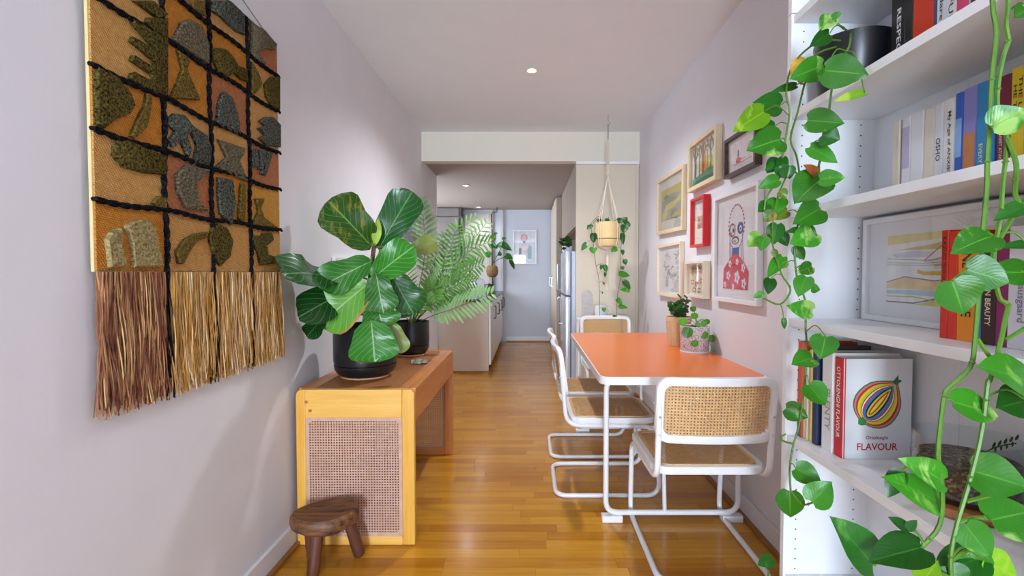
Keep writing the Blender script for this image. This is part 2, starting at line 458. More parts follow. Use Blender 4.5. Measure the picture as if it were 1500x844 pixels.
fl = struct('floor', MB().box((XK-.14, YB-.14, -.06), (XR+.12, YK+.12, -.012)), plain('#6b4722', .7))
# oak strips laid across the room, one by one
PM, PMI = plank_mat('oak_floor_strip', False), plank_mat('oak_floor_strips_beyond', True)
um = MB().box((0, 0, -.012), (1, .0692, 0))
ume = bpy.data.meshes.new('plank'); ume.from_pydata(um.v, [], um.f); ume.materials.append(PM)
far = MB(); npl = 0
y = YB; row = 0
rp = random.Random(5)
while y < YK:
    x0, x1 = (XL, XR) if y < 5.65 else (XK, XR)
    x = x0 - rp.uniform(0, .5)
    while x < x1 - .001:
        L = rp.choice((.38, .45, .52, .6, .72)); a = max(x, x0); b = min(x+L, x1); x += L
        if b-a < .02: continue
        if 1.80 < y and npl < 300:
            o = bpy.data.objects.new('plank', ume); COL.objects.link(o); o.parent = fl
            o.location = (a, y, 0); o.scale = (b-a-.0008, 1, 1); npl += 1
        else: far.box((a, y, -.012), (b-.0008, min(y+.0692, YK), 0))
    y += .07; row += 1
fp = build('plank', far, PMI, fl, smooth=False); fp['kind'] = 'stuff'
# skirting boards with a wood edge strip at their foot
def skirt(n, lo, hi, strip_lo, strip_hi):
    struct('baseboard_' + n, MB().box(lo, hi), SKIRT, bevel=.003)
    struct('trim_' + n, MB().box(strip_lo, strip_hi), OAKSTRIP, bevel=.004)
skirt('left', (XL, YB, .0), (XL+.016, 5.65, .10), (XL+.016, YB, 0), (XL+.036, 5.65, .02))
skirt('right', (XR-.016, YB, .0), (XR, YF+.02, .10), (XR-.036, YB, 0), (XR-.016, YF+.02, .02))
skirt('far', (-.40, YK-.016, 0), (.37, YK, .09), (-.40, YK-.034, 0), (.37, YK-.016, .02))
def window(n, axis, c, hole, mull):
    a0, a1, z0, z1 = hole
    def pt(a, z, d): return (a, c+d, z) if axis == 'y' else (c+d, a, z)
    w = thing('window_%d' % n, 'x', 'x', pt((a0+a1)/2, z0, 0)); del w['label']; del w['category']; w['kind'] = 'structure'
    fb = MB(); t = .05
    def bar(p0, p1, q0, q1):
        lo = pt(p0, q0, -.09); hi = pt(p1, q1, -.04)
        fb.box(tuple(map(min, lo, hi)), tuple(map(max, lo, hi)))
    bar(a0, a1, z0, z0+t); bar(a0, a1, z1-t, z1); bar(a0, a0+t, z0+t, z1-t); bar(a1-t, a1, z0+t, z1-t)
    if mull: bar((a0+a1)/2-.02, (a0+a1)/2+.02, z0+t, z1-t)
    build('window_frame', fb, WHITE, w, smooth=False)
    lo = pt(a0+t, z0+t, -.067); hi = pt(a1-t, z1-t, -.063)
    build('pane', MB().box(tuple(map(min, lo, hi)), tuple(map(max, lo, hi))), GLASS, w, smooth=False)
window(1, 'y', YB, W1, False); window(2, 'x', XK, W3, True)

# recessed ceiling lamps
LAMP = emit_mat('lamp_glow', '#ffe2b0', 14.)
def downlight(x, y, z, label, power, grp='recessed ceiling downlights'):
    t = thing('ceiling_downlight', label, 'ceiling light', (x, y, z), grp)
    build('trim_ring', MB().lathe([(.028, .0), (.042, -.002), (.046, -.007), (.043, -.009), (.03, -.006), (.028, 0)], (x, y, z), 24), plain('#e8e0d0', .3), t)
    build('lamp', MB().lathe([(0, -.004), (.027, -.004), (.027, -.002)], (x, y, z), 20), LAMP, t)
    l = bpy.data.lights.new('downlight_beam', 'SPOT'); l.energy = power; l.spot_size = math.radians(150); l.spot_blend = .8; l.shadow_soft_size = .04; l.color = (.95, .96, 1)
    o = bpy.data.objects.new('downlight_beam', l); COL.objects.link(o); o.location = (x, y, z-.03)
p = PY(779, 107, 3.4)
downlight(p.x, 3.4, ZC, 'round recessed downlight lit in the white ceiling above the dining table end', 54)
downlight(p.x, 1.25, ZC, 'round recessed downlight in the white ceiling between tapestry and bookcase', 6)
downlight(p.x, -.8, ZC, 'round recessed downlight in the white ceiling beside the tall window', 5)
downlight(-.80, 6.26, ZK, 'lit recessed downlight in the low kitchen ceiling above the near worktop end', 8)
downlight(-.85, 8.30, ZK, 'lit recessed downlight in the low kitchen ceiling close to the far wall', 8)
downlight(-1.28, 6.26, ZK, 'dim recessed downlight in the low kitchen ceiling over the side recess', 2)

# ================================================================== KITCHEN
BEIGE = plain('#c9b5a4', .5, var=.02, name='beige_laminate')
BEIGE2 = plain('#d8cab6', .55, var=.01, name='cream_laminate')
TAUPE = plain('#a89684', .5, var=.02, name='taupe_laminate')
STONE = plain('#3c3433', .2, var=.35, vscale=40, name='dark_stone')
t = thing('tall_cabinet', 'tall cream cabinet panel beside the fridge with a white strip on top', 'cabinet', (.775, 4.91, 0))
build('body', MB().box((.466, 4.885, 0), (XR-.002, 4.935, 2.285)), BEIGE2, t, smooth=False, bevel=.002)
build('top_strip', MB().box((.466, 4.87, 2.287), (XR-.002, 4.935, ZK-.002)), WHITE, t, smooth=False)
build('edge_strip', MB().box((XR-.03, 4.872, 0.1), (XR-.004, 4.884, 2.285)), BEIGE2, t, smooth=False)
t = thing('overhead_cabinet', 'taupe overhead cabinet running above the fridge to the kitchen end', 'cabinet', (.77, 5.9, 1.68))
build('body', MB().box((.49, 4.94, 1.68), (XR-.002, 7.0, ZK-.003)), TAUPE, t, smooth=False)
for i in range(4):
    a = 4.94 + i*.515
    build('door', MB().box((.466, a+.002, 1.685), (.489, a+.512, ZK-.01)), TAUPE, t, smooth=False, bevel=.002)
t = thing('pantry_cabinet', 'tall pale pantry cabinet at the far end of the kitchen beyond the fridge', 'cabinet', (.75, 7.85, 0))
build('body', MB().box((.40, 7.06, .08), (XR-.002, 8.62, ZK-.03)), TAUPE, t, smooth=False)
for a in (7.06, 7.84):
    d = build('door', MB().box((.38, a+.003, .09), (.399, a+.777, ZK-.04)), BEIGE2, t, smooth=False, bevel=.002)
    build('handle', MB().tube(fillet([(.378, a+.70, 1.0), (.35, a+.70, 1.0), (.35, a+.70, 1.14), (.378, a+.70, 1.14)], .012), .006, 6), STEEL, d)
build('plinth', MB().box((.43, 7.06, 0), (XR-.01, 8.62, .08)), BLACK, t, smooth=False)
t = thing('lower_cabinet', 'low grey base cabinet between the fridge and the pale pantry', 'cabinet', (.75, 6.35, 0))
build('body', MB().box((.46, 5.72, .08), (XR-.002, 7.05, .88)), BEIGE, t, smooth=False)
for a in (5.72, 6.385): build('door', MB().box((.44, a+.003, .09), (.459, a+.66, .87)), BEIGE, t, smooth=False, bevel=.002)
build('worktop', MB().box((.43, 5.71, .88), (XR-.002, 7.055, .92)), STONE, t, smooth=False)
build('plinth', MB().box((.49, 5.72, 0), (XR-.01, 7.05, .08)), BLACK, t, smooth=False)
# fridge
t = thing('fridge', 'silver two-door fridge standing behind the cream panel with a plant on it', 'fridge', (.69, 5.3, 0))
FG = plain('#d2d8e4', .22, metal=.35, var=.02, name='silver_enamel')
build('body', MB().box((.425, 4.96, .03), (1.03, 5.66, 1.437)), plain('#a9b0bf', .4, metal=.3, var=.02), t, smooth=False, bevel=.012)
for z0, z1 in ((.06, .975), (.99, 1.437)):
    d = build('door', MB().box((.365, 4.955, z0), (.42, 5.665, z1)), FG, t, bevel=.014)
    hz = z1-.34 if z0 < .5 else z0+.03
    build('handle', MB().tube(fillet([(.363, 5.62, hz), (.33, 5.62, hz), (.33, 5.62, hz+.30), (.363, 5.62, hz+.30)], .02), .01, 8), STEEL, d)
for fx in (.46, .99):
    for fy in (5.0, 5.62): build('foot', MB().lathe([(0, 0), (.02, 0), (.018, .035), (0, .035)], (fx, fy, 0), 10), BLACK, t)
# base cabinets along the left side and their worktop
n = 0
CAB = [(5.93, 6.53, 'white dishwasher front with a beige end panel, first unit of the kitchen run'),
       (6.53, 7.23, 'white kitchen base cabinet in the middle of the run under the dark worktop'),
       (7.23, 7.93, 'white kitchen base cabinet beside the last unit of the run'),
       (7.93, 8.62, 'white kitchen base cabinet against the far kitchen wall')]
for i, (a, b, lb) in enumerate(CAB):
    t = thing('base_cabinet', lb, 'cabinet', (-.78, (a+b)/2, 0), 'kitchen base cabinets')
    build('body', MB().box((-1.075, a+.002, .09), (-.49, b-.002, .865)), BEIGE, t, smooth=False)
    if i == 0:
        build('end_panel', MB().box((-1.085, a-.02, .03), (-.489, a+.001, .865)), BEIGE, t, smooth=False)
        build('foot_strip', MB().box((-1.085, a-.024, 0), (-.49, a+.001, .029)), OAKSTRIP, t, smooth=False)
    d = build('door', MB().box((-.488, a+.004, .10), (-.466, b-.004, .855)), WHITE, t, smooth=False, bevel=.003)
    build('handle', MB().tube(fillet([(-.465, b-.08, .62), (-.435, b-.08, .62), (-.435, b-.08, .78), (-.465, b-.08, .78)], .015), .007, 6), BLACK, d)
    build('plinth', MB().box((-1.06, a+.002, 0), (-.53, b-.002, .09)), BLACK, t, smooth=False)
tag(build('worktop', MB().box((-1.09, 5.89, .866), (-.455, 8.63, .90)), STONE, org=(-.77, 7.2, .866), smooth=False, bevel=.003), 'dark stone worktop lying over the kitchen base cabinets', 'worktop')
# grey back units seen through the fern
t = thing('wall_cabinet', 'grey wall cabinet with dark seams behind the fern fronds', 'cabinet', (-1.5, 8.5, 1.35))
build('body', MB().box((-1.93, 8.36, 1.35), (-1.16, YK-.003, ZK-.004)), plain('#7d7874', .6, var=.02), t, smooth=False)
for z0, z1 in ((1.36, 1.85), (1.87, 2.16), (2.18, 2.31)):
    build('door', MB().box((-1.93, 8.335, z0), (-1.19, 8.359, z1)), plain('#86817d', .55, var=.02), t, smooth=False, bevel=.002)
build('side_rail', MB().box((-1.155, 8.33, 1.35), (-1.135, 8.36, ZK-.004)), BLACK, t, smooth=False)
tag(build('low_bench', MB().box((-1.93, 8.1, 0), (-1.2, 8.6, .42)), plain('#9fb0bd', .5), org=(-1.55, 8.35, 0), smooth=False, bevel=.01), 'low pale blue-grey chest under the grey wall cabinet', 'chest')
DOORP = plain('#d3d5dd', .55, var=.01)
d1 = thing('door_1', 'x', 'x', (-.9, YK-.02, 0)); del d1['label']; del d1['category']; d1['kind'] = 'structure'
build('door_leaf', MB().box((-1.12, YK-.035, .01), (-.70, YK-.003, 2.25)), plain('#d8d4cf', .6, var=.01), d1, smooth=False)
build('door_frame', MB().box((-.695, YK-.05, 0), (-.63, YK-.003, ZK-.005)), plain('#c9c1b8', .6, var=.01), d1, smooth=False)
build('door_frame', MB().box((-.50, YK-.05, 0), (-.455, YK-.003, ZK-.005)), plain('#c4c2c4', .6, var=.01), d1, smooth=False)

# things on the kitchen worktop
tag(build('glass_cloche', MB().lathe([(.10, 0), (.105, .06), (.10, .16), (.07, .22), (.012, .245), (.018, .27), (0, .275)], (-.72, 7.1, .901), 24), glass_mat('cloche_glass', (.93, .95, 1, 1)), org=(-.72, 7.1, .901)), 'clear glass cloche on the dark kitchen worktop', 'cloche')
t = thing('storage_tin', 'dark red storage tin on the dark worktop by the cloche', 'tin', (-.60, 7.35, .90))
build('body', MB().lathe([(0, 0), (.07, 0), (.07, .13), (0, .13)], (-.60, 7.35, .901), 20), plain('#5c2430', .4), t)
build('lid', MB().lathe([(0, .131), (.073, .131), (.073, .15), (.01, .155), (0, .17)], (-.60, 7.35, .901), 20), plain('#2a2226', .4), t)

LM = {
 'g': leaf_mat('pothos_green', '#37841a', '#5fa836', '#86c048', .2),
 'd': leaf_mat('pothos_deep_green', '#226019', '#407f30', '#5a9a3a', .12),
 'v': leaf_mat('pothos_variegated', '#3a8a1e', '#6cb042', '#a4d06c', .55),
 'l': leaf_mat('pothos_lime', '#76ac1e', '#a0c83e', '#b4cc4a', .45),
 'y': leaf_mat('pothos_yellow', '#d9a83a', '#e8c860', '#b8781c', .4),
 'b': leaf_mat('pothos_dry_brown', '#a85a22', '#c07838', '#7a3c14', .4),
 'o': leaf_mat('pothos_olive', '#5d7a1f', '#86a040', '#a08838', .5),
 'F': leaf_mat('fig_green', '#337d26', '#a4cf84', None, veins=7, rough=.28),
 'E': leaf_mat('fig_deep_green', '#1f5a22', '#78a868', None, veins=7, rough=.25),
 'M': leaf_mat('fig_mottled', '#2c5a1c', '#90a850', '#6f7426', .6, veins=7, rough=.25, blot_scale=34),
 'Y': leaf_mat('fig_pale_green', '#5c9a34', '#b4d08c', None, veins=7, edge='#c08a3c'),
 'O': leaf_mat('fig_fading', '#7a8a3c', '#a0a060', '#a8803c', .5, veins=7),
 'L': leaf_mat('fig_new_leaf', '#9cba2c', '#c8d860', None, veins=7),
 'R': leaf_mat('fern_green', '#66a03e', '#94c870', None, veins=1, rough=.5),
 'r': leaf_mat('fern_pale_green', '#8fbb78', '#b0d6a0', None, veins=1, rough=.5),
 'j': leaf_mat('jade_deep_green', '#33502f', '#5a7850', '#6a5038', .3, veins=1),
 'p': leaf_mat('pilea_green', '#4f9a1e', '#86c040', None, veins=3),
}
STEMG = plain('#527d22', .45, var=.15, vscale=30, name='green_stem')
STEMB = plain('#5a4028', .7, var=.3, vscale=30, bump=.4, name='brown_stem')
STEMK = plain('#4a5a38', .6, var=.2, name='thin_stem')

# plant on the fridge
t = thing('potted_plant', 'bushy dark green plant in a white pot on top of the fridge', 'plant', (.42, 5.42, 1.438))
build('pot', MB().lathe([(0, 0), (.05, 0), (.06, .07), (.053, .07), (.05, .06), (0, .06)], (.42, 5.42, 1.438), 18), WHITE, t)
for i in range(34):
    a = R.uniform(0, 2*PI); rr = R.uniform(.02, .09); z = 1.49 + R.uniform(0, .12)*(1-rr*3)
    B = V((.405+.4*rr*math.cos(a), 5.42+.6*rr*math.sin(a), z)); T = B + V((math.cos(a)*.045-.01, math.sin(a)*.07, R.uniform(-.04, .05)))
    build('leaf', leaf_mb(B, T, .05, V((math.cos(a)*.3, math.sin(a)*.3-.4, 1)), 'oval'), LM['d'], t)

# hanging woven pot at the kitchen end
c7 = crop(700, 300, 7.033)
Yw = 8.35; pc = PY(721, 397, Yw)
t = thing('hanging_planter', 'round woven basket planter hanging by the kitchen door frame', 'planter', (pc.x, Yw, pc.z-.11))
BAS = tuft('woven_basket', '#7a5a3c', '#b08a64', 60)
build('basket', MB().lathe([(0, -.11), (.05, -.105), (.09, -.07), (.105, 0), (.095, .06), (.07, .09), (.06, .085), (.085, .05), (0, .04)], pc, 20), BAS, t)
build('cord', MB().tube([pc + V((0, 0, .09)), PY(721, 345, Yw), PY(720, 314, Yw)], .012, 6), plain('#4a3c34', .8), t)
build('cord_tail', MB().tube([pc + V((0, 0, -.105)), PY(722, 420, Yw)], .01, 6), plain('#4a3c34', .8), t)
build('hook', MB().tube([PY(720, 314, Yw), PY(722, 311, Yw), PY(728, 311, Yw), (PY(728, 311, Yw).x, Yw, ZK-.001)], .008, 6), BLACK, t)
vine(t, [(c7, (240, 400), (350, 470), 60, 'd', Yw), (c7, (285, 520), (360, 560), 60, 'd', Yw), (c7, (335, 575), (378, 668), 40, 'd', Yw),
         (c7, (200, 440), (120, 405), 35, 'd', Yw), (c7, (240, 500), (200, 520), 40, 'd', Yw), (c7, (250, 350), (290, 345), 25, 'd', Yw),
         (c7, (180, 350), (120, 320), 40, 'g', Yw), (c7, (170, 300), (205, 290), 20, 'd', Yw), (c7, (210, 430), (250, 380), 40, 'g', Yw), (c7, (130, 520), (60, 500), 60, 'g', Yw)],
     [[PY(*c7((150, 600)), Yw), PY(*c7((190, 540)), Yw), PY(*c7((250, 420)), Yw), PY(*c7((265, 350)), Yw)],
      [PY(*c7((160, 600)), Yw), PY(*c7((220, 560)), Yw), PY(*c7((300, 545)), Yw), PY(*c7((345, 590)), Yw)],
      [PY(*c7((150, 600)), Yw), PY(*c7((150, 480)), Yw), PY(*c7((160, 330)), Yw)]], LM, 'heart', .006, STEMK, wmul=1.2)

# ================================================================== FRAMED PICTURES
def circ(cx, cy, rx, ry=None, n=14, a0=0, a1=360):
    ry = ry or rx
    return [(cx+rx*math.cos(math.radians(a0+(a1-a0)*i/n)), cy+ry*math.sin(math.radians(a0+(a1-a0)*i/n))) for i in range(n)]
def picture(name, label, O, U, W, H, depth, bar, fmat, mat_margin, art, N, paper='#efecee', print_bg='#efecee', tilt=0., group=None, cat='picture', glass=True):
    """O bottom-left on the wall; U to the viewer's right; N out of the wall"""
    O, U, N = V(O), V(U).normalized(), V(N).normalized(); Z = N.cross(U).normalized()
    if tilt:
        q = Matrix.Rotation(tilt, 3, N); c = O + U*W/2 + Z*H/2; U = q @ U; Z = q @ Z; O = c - U*W/2 - Z*H/2
    fn = lambda u, v, d: O + U*u + Z*v + N*(d+.002)
    t = thing(name, label, cat, O + U*W/2 + N*.002, group)
    fr = lambda i: [(i, i), (W-i, i), (W-i, H-i), (i, H-i)]
    build('frame', MB().ring(fr(0), fr(bar), fn, 0, depth), fmat, t, smooth=False, bevel=.0015)
    pd = depth*.35
    build('mount', MB().prism(fr(bar), fn, .001, pd), plain(paper, .85, var=.01), t, smooth=False)
    mx, my = mat_margin if isinstance(mat_margin, tuple) else (mat_margin, mat_margin)
    x0, y0, x1, y1 = bar+mx, bar+my, W-bar-mx, H-bar-my
    pr = MB(); pr.smooth = False
    pm = lambda pts: [(x0+(x1-x0)*a, y0+(y1-y0)*b) for a, b in pts]
    pr.flat([(x0, y0), (x1, y0), (x1, y1), (x0, y1)], fn, pd+.0006, pr.mat(plain(print_bg, .85, var=.02)))
    d = pd+.0008
    for e in art:
        if e[0] == 'p': pr.flat(pm(e[2]), fn, d, pr.mat(plain(e[1], .85, var=.10, vscale=30)))
        else: pr.stroke(pm(e[3]), e[2]*(x1-x0), fn, d, pr.mat(plain(e[1], .85, var=.1, vscale=30)))
        d += .00004
    build('print', pr, None, t)
    if glass: build('glass', MB().prism(fr(bar-.001), fn, depth*.7, depth*.7+.002), GLASS, t, smooth=False)
    return t
def wall_pic(xl, xr, yt, yb, d, *a, **k):
    """picture on the right wall from the face's far-left edge pixels and the near edge column"""
    Xf = XR - d - .002
    p = PX(xl, yt, Xf); q = PX(xl, yb, Xf); r = PX(xr, yt, Xf)
    name, label, bar, fmat, mm, art = a
    return picture(name, label, (XR, p.y, q.z), (0, -1, 0), p.y-r.y, p.z-q.z, d, bar, fmat, mm, art, (-1, 0, 0), **k)
rr = random.Random(3)
PWOOD = wood('pale_frame_wood', '#d8c39c', '#ecdcba', 2, .5)
PWOOD2 = plain('#e9dcc4', .5, var=.03, name='cream_frame')
WFR = plain('#efeff2', .4, var=.01, name='white_frame')
REDF = plain('#d8161c', .35, var=.02, name='red_frame'); DKF = wood('walnut_frame', '#3c2a22', '#5e463a', 1, .4)
# yellow and grey abstract
art = [('p', '#8a8f86', [(0, 0), (1, 0), (1, 1), (0, 1)]), ('p', '#b9a83c', [(0, .62), (.5, .8), (1, .74), (1, 1), (0, 1)]), ('p', '#74806f', [(.1, .62), (.5, .72), (.95, .58), (.8, .4), (.3, .45)]),
       ('p', '#c2b24a', [(.05, .2), (.3, .5), (.75, .55), (.95, .7), (.98, .5), (.6, .35), (.35, .3), (.3, .05), (.1, .0)]),
       ('p', '#6d7264', [(.45, .0), (.55, .25), (.75, .3), (.95, .12), (.9, 0)]), ('p', '#a89a34', [(.5, .05), (.75, .2), (1, .22), (1, .05)]), ('p', '#5e6a5e', [(.1, .75), (.3, .82), (.4, .7), (.2, .66)])]
wall_pic(962, 1000, 266, 346, .03, 'framed_picture', 'pale wood framed print of yellow and grey swirls, slightly crooked on the wall', .028, PWOOD, (.055, .075), art, paper='#cfcbc6', print_bg='#8a8f86', tilt=math.radians(-1.2), group='pictures on the dining wall')
# forest
art = [('p', '#dfe0cf', [(0, 0), (1, 0), (1, 1), (0, 1)]), ('p', '#c9cf5a', [(.42, .25), (.95, .3), (.8, .55), (.6, .62), (.45, .5)]), ('p', '#e2a23a', [(.35, .28), (.62, .28), (.55, .7), (.4, .75)]), ('p', '#4f9a78', [(0, 0), (1, 0), (1, .24), (.7, .30), (.4, .25), (.15, .2), (0, .2)]),
       ('p', '#2e6e58', [(0, 0), (1, 0), (1, .08), (.5, .14), (0, .1)])]
for x, w, c in ((.12, .09, '#5a4234'), (.30, .04, '#705a48'), (.45, .10, '#a05a1c'), (.75, .05, '#6a665e'), (.9, .07, '#57504c'), (.62, .03, '#8a7a60')):
    art.append(('l', c, w, [(x, .2), (x+.015, .5), (x-.01, .8), (x+.02, 1)]))
    art.append(('l', c, w*.45, [(x, .62), (x+.08, .75), (x+.1, .9)])); art.append(('l', c, w*.45, [(x, .7), (x-.07, .8), (x-.1, .95)]))
for i in range(12): art.append(('p', '#8a7c4c', circ(rr.uniform(.05, .95), rr.uniform(.82, .98), .05, .03, 8)))
wall_pic(1007, 1048, 214, 283, .04, 'framed_picture', 'pale wood framed picture of tree trunks in a forest', .026, PWOOD, .006, art, group='pictures on the dining wall')
# dark frame
art = [('p', '#e9dfe4', [(0, 0), (1, 0), (1, 1), (0, 1)]), ('p', '#c8303a', [(.25, .18), (.42, .16), (.48, .30), (.40, .36), (.3, .42), (.24, .3)]), ('p', '#4a4a50', [(.30, .42), (.38, .42), (.36, .68), (.31, .66)]), ('p', '#d8a03a', [(.68, .52), (.8, .5), (.78, .68), (.72, .64)]), ('l', '#7a5a3a', .02, [(.72, .66), (.78, .74), (.84, .72)]),
       ('p', '#d0a8b4', circ(.55, .25, .08, .04)), ('l', '#8a8a90', .015, [(.15, .15), (.5, .14), (.85, .16)])]
wall_pic(1060, 1106, 207, 263, .035, 'framed_picture', 'dark brown framed picture with a small red figure, partly behind the trailing leaves', .018, DKF, .02, art, print_bg='#e9dfe4', group='pictures on the dining wall')
# red box frame
art = [('p', '#b8a0a8', [(0, 0), (1, 0), (1, 1), (0, 1)]), ('p', '#d8a03c', [(.1, .95), (.75, .98), (.55, .5), (.4, .45)]), ('p', '#8a3a58', [(0, 0), (.6, 0), (.55, .4), (.3, .3), (0, .35)]), ('p', '#5c5a58', [(.7, .1), (1, .1), (1, .85), (.75, .8)]), ('p', '#c86a7a', [(.45, .0), (.8, 0), (.75, .35), (.5, .4)])]
wall_pic(1011, 1030.5, 293, 363, .042, 'framed_picture', 'small picture in a deep bright red box frame', .016, REDF, (.05, .10), art, group='pictures on the dining wall')
# portrait drawing
art = [('p', '#e9cdd6', circ(.5, .74, .27, .25, 18)), ('p', '#efe9ee', circ(.5, .74, .25, .235, 18)), ('p', '#efe9ee', [(.26, .70), (.74, .70), (.62, .50), (.5, .46), (.38, .50)])]
for i in range(20):
    a = math.radians(-20 + 220*i/19); art.append(('p', '#c83a4e' if i % 2 else '#5a4a58', circ(.5+.265*math.cos(a), .745+.245*math.sin(a), .022, .014, 6)))
art += [('p', '#6a5c64', circ(.36, .70, .115, .085, 14)), ('p', '#e4dfe4', circ(.37, .70, .08, .062, 14)), ('p', '#d04858', circ(.31, .655, .05, .025, 10)), ('p', '#3c4a78', circ(.40, .695, .035, .03, 10)), ('p', '#202030', circ(.405, .695, .016, .014, 8)),
        ('p', '#4a4a6a', circ(.64, .71, .10, .072, 14)), ('p', '#3a4cb0', circ(.64, .71, .075, .056, 14)), ('p', '#e6e2ea', circ(.65, .705, .045, .036, 10)), ('p', '#202030', circ(.645, .70, .02, .017, 8)),
        ('l', '#4a4050', .014, [(.27, .74), (.28, .56), (.40, .475), (.5, .455), (.60, .48), (.70, .56), (.74, .72)]),
        ('p', '#4a4248', circ(.47, .575, .13, .05, 14)), ('p', '#e8ddd4', circ(.47, .57, .10, .032, 14)), ('p', '#b8a080', circ(.45, .565, .05, .018, 10)), ('p', '#3a3038', circ(.45, .615, .02, .01, 6)),
        ('p', '#3c46a8', [(.37, .49), (.6, .49), (.60, .37), (.36, .37)]), ('l', '#5a4a58', .012, [(.27, .56), (.28, .36)]), ('l', '#5a4a58', .012, [(.31, .53), (.32, .36)]), ('l', '#5a4a58', .012, [(.67, .53), (.70, .30)]), ('l', '#5a4a58', .012, [(.72, .56), (.76, .30)]),
        ('p', '#d8303c', [(.04, .0), (.90, .0), (.93, .2), (.80, .30), (.58, .40), (.48, .42), (.32, .38), (.06, .24)])]
for cx, cy, s in ((.30, .30, .07), (.55, .32, .06), (.24, .16, .085), (.55, .14, .11), (.76, .25, .08), (.78, .07, .09), (.12, .05, .06), (.42, .03, .05)):
    art += [('p', '#efe6ea', [(cx+s*.75*(1+.25*math.cos(5*q))*math.cos(q), cy+s*.62*(1+.25*math.cos(5*q))*math.sin(q)) for q in [2*PI*k/20 for k in range(20)]]), ('p', '#3a4488' if s > .065 else '#8a3a48', [(cx-s*.2, cy-s*.35), (cx+s*.25, cy-s*.2), (cx+s*.15, cy+s*.3), (cx-s*.05, cy+s*.1)])]
wall_pic(1045, 1110, 290, 440, .03, 'framed_picture', 'large white framed drawing of a wide-eyed face above a red spotted top', .022, WFR, (.075, .05), art, print_bg='#efedf2', group='pictures on the dining wall')
# pencil sketch
art = []
for i in range(26):
    x, y = rr.uniform(.15, .85), rr.choice((.2, .25, .3, .45, .5, .6, .75, .85)); art.append(('l', rr.choice(('#a9a6b4', '#b9b6c2', '#8f8c9c')), .02, [(x, y), (x+rr.uniform(-.1, .1), y+rr.uniform(.03, .08)), (x+rr.uniform(-.12, .12), y+rr.uniform(.08, .14))]))
art += [('p', '#8c8a98', [(.35, .40), (.55, .38), (.48, .5), (.42, .52)]), ('p', '#b0aebb', [(.25, .1), (.45, .12), (.4, .28), (.32, .26)])]
wall_pic(962.5, 996, 360, 432, .032, 'framed_picture', 'pale framed pencil sketch hanging below the yellow and grey print', .022, PWOOD2, .02, art, print_bg='#e6e4ec', group='pictures on the dining wall')
# small ochre print
art = [('p', '#e6d3b4', [(0, 0), (1, 0), (1, 1), (0, 1)]), ('p', '#d8b078', [(0, .68), (1, .7), (1, 1), (0, 1)]), ('p', '#e0c090', [(.4, .3), (1, .3), (1, .62), (.5, .6)])]
for i in range(9): art.append(('l', '#a8683c', .035, circ(.12+.1*i, .82+.04*(i % 2), .05, .06, 9)))
for cx, cy in ((.2, .4), (.75, .45), (.3, .12), (.6, .12), (.45, .33)): art.append(('l', rr.choice(('#b08050', '#8a7c5c', '#b86a4a')), .03, circ(cx, cy, .1, .07, 10)))
wall_pic(1002.5, 1030, 384, 434, .045, 'framed_picture', 'small cream framed print with ochre lettering, low beside the portrait', .014, PWOOD2, .012, art, group='pictures on the dining wall')
# far kitchen wall
a = PY(752, 387, YK-.02); b = PY(786, 337, YK-.02)
art = [('p', '#d3d6dc', [(0, 0), (1, 0), (1, 1), (0, 1)]), ('p', '#cf8a94', circ(.46, .80, .17, .12)), ('p', '#e0b4b0', circ(.46, .79, .10, .09)), ('p', '#4a4a5a', [(.38, .70), (.54, .70), (.5, .62), (.42, .62)]), ('p', '#e0d2cc', [(.25, .55), (.7, .58), (.66, .4), (.2, .38)]), ('p', '#7fa6b4', [(.62, .12), (.82, .12), (.82, .5), (.72, .58), (.62, .42)]), ('p', '#5a7088', [(.2, .1), (.35, .1), (.32, .48), (.2, .45)]), ('p', '#d0c4c4', [(.38, .1), (.6, .1), (.6, .4), (.38, .4)])]
picture('framed_picture', 'pale framed figure picture on the blue-white far kitchen wall', (a.x, YK, a.z), (1, 0, 0), b.x-a.x, b.z-a.z, .025, .014, WFR, .01, art, (0, -1, 0), print_bg='#d3d6dc')
# left wall
art = [('p', '#4a3d3c', [(0, 0), (1, 0), (1, 1), (0, 1)]), ('p', '#6e5a58', [(.1, 0), (.3, .2), (.35, .7), (.25, 1), (.05, 1)]), ('p', '#2a2426', [(.5, 0), (.9, .1), (.8, .6), (.6, .9), (.45, .5)]), ('p', '#7d6a70', [(.7, .5), (1, .6), (1, 1), (.75, 1)])]
picture('framed_picture', 'dark picture with a pale border hanging between fig and fern', (XL, 3.95, 1.42), (0, 1, 0), .66, .33, .025, .06, WFR, .002, art, (1, 0, 0))
picture('framed_picture', 'plain white framed picture low on the wall behind the fig leaves', (XL, 2.63, .98), (0, 1, 0), .62, .32, .02, .016, WFR, .02, [('p', '#d5cfd0', [(0, 0), (1, 0), (1, 1), (0, 1)])], (1, 0, 0), print_bg='#d5cfd0')

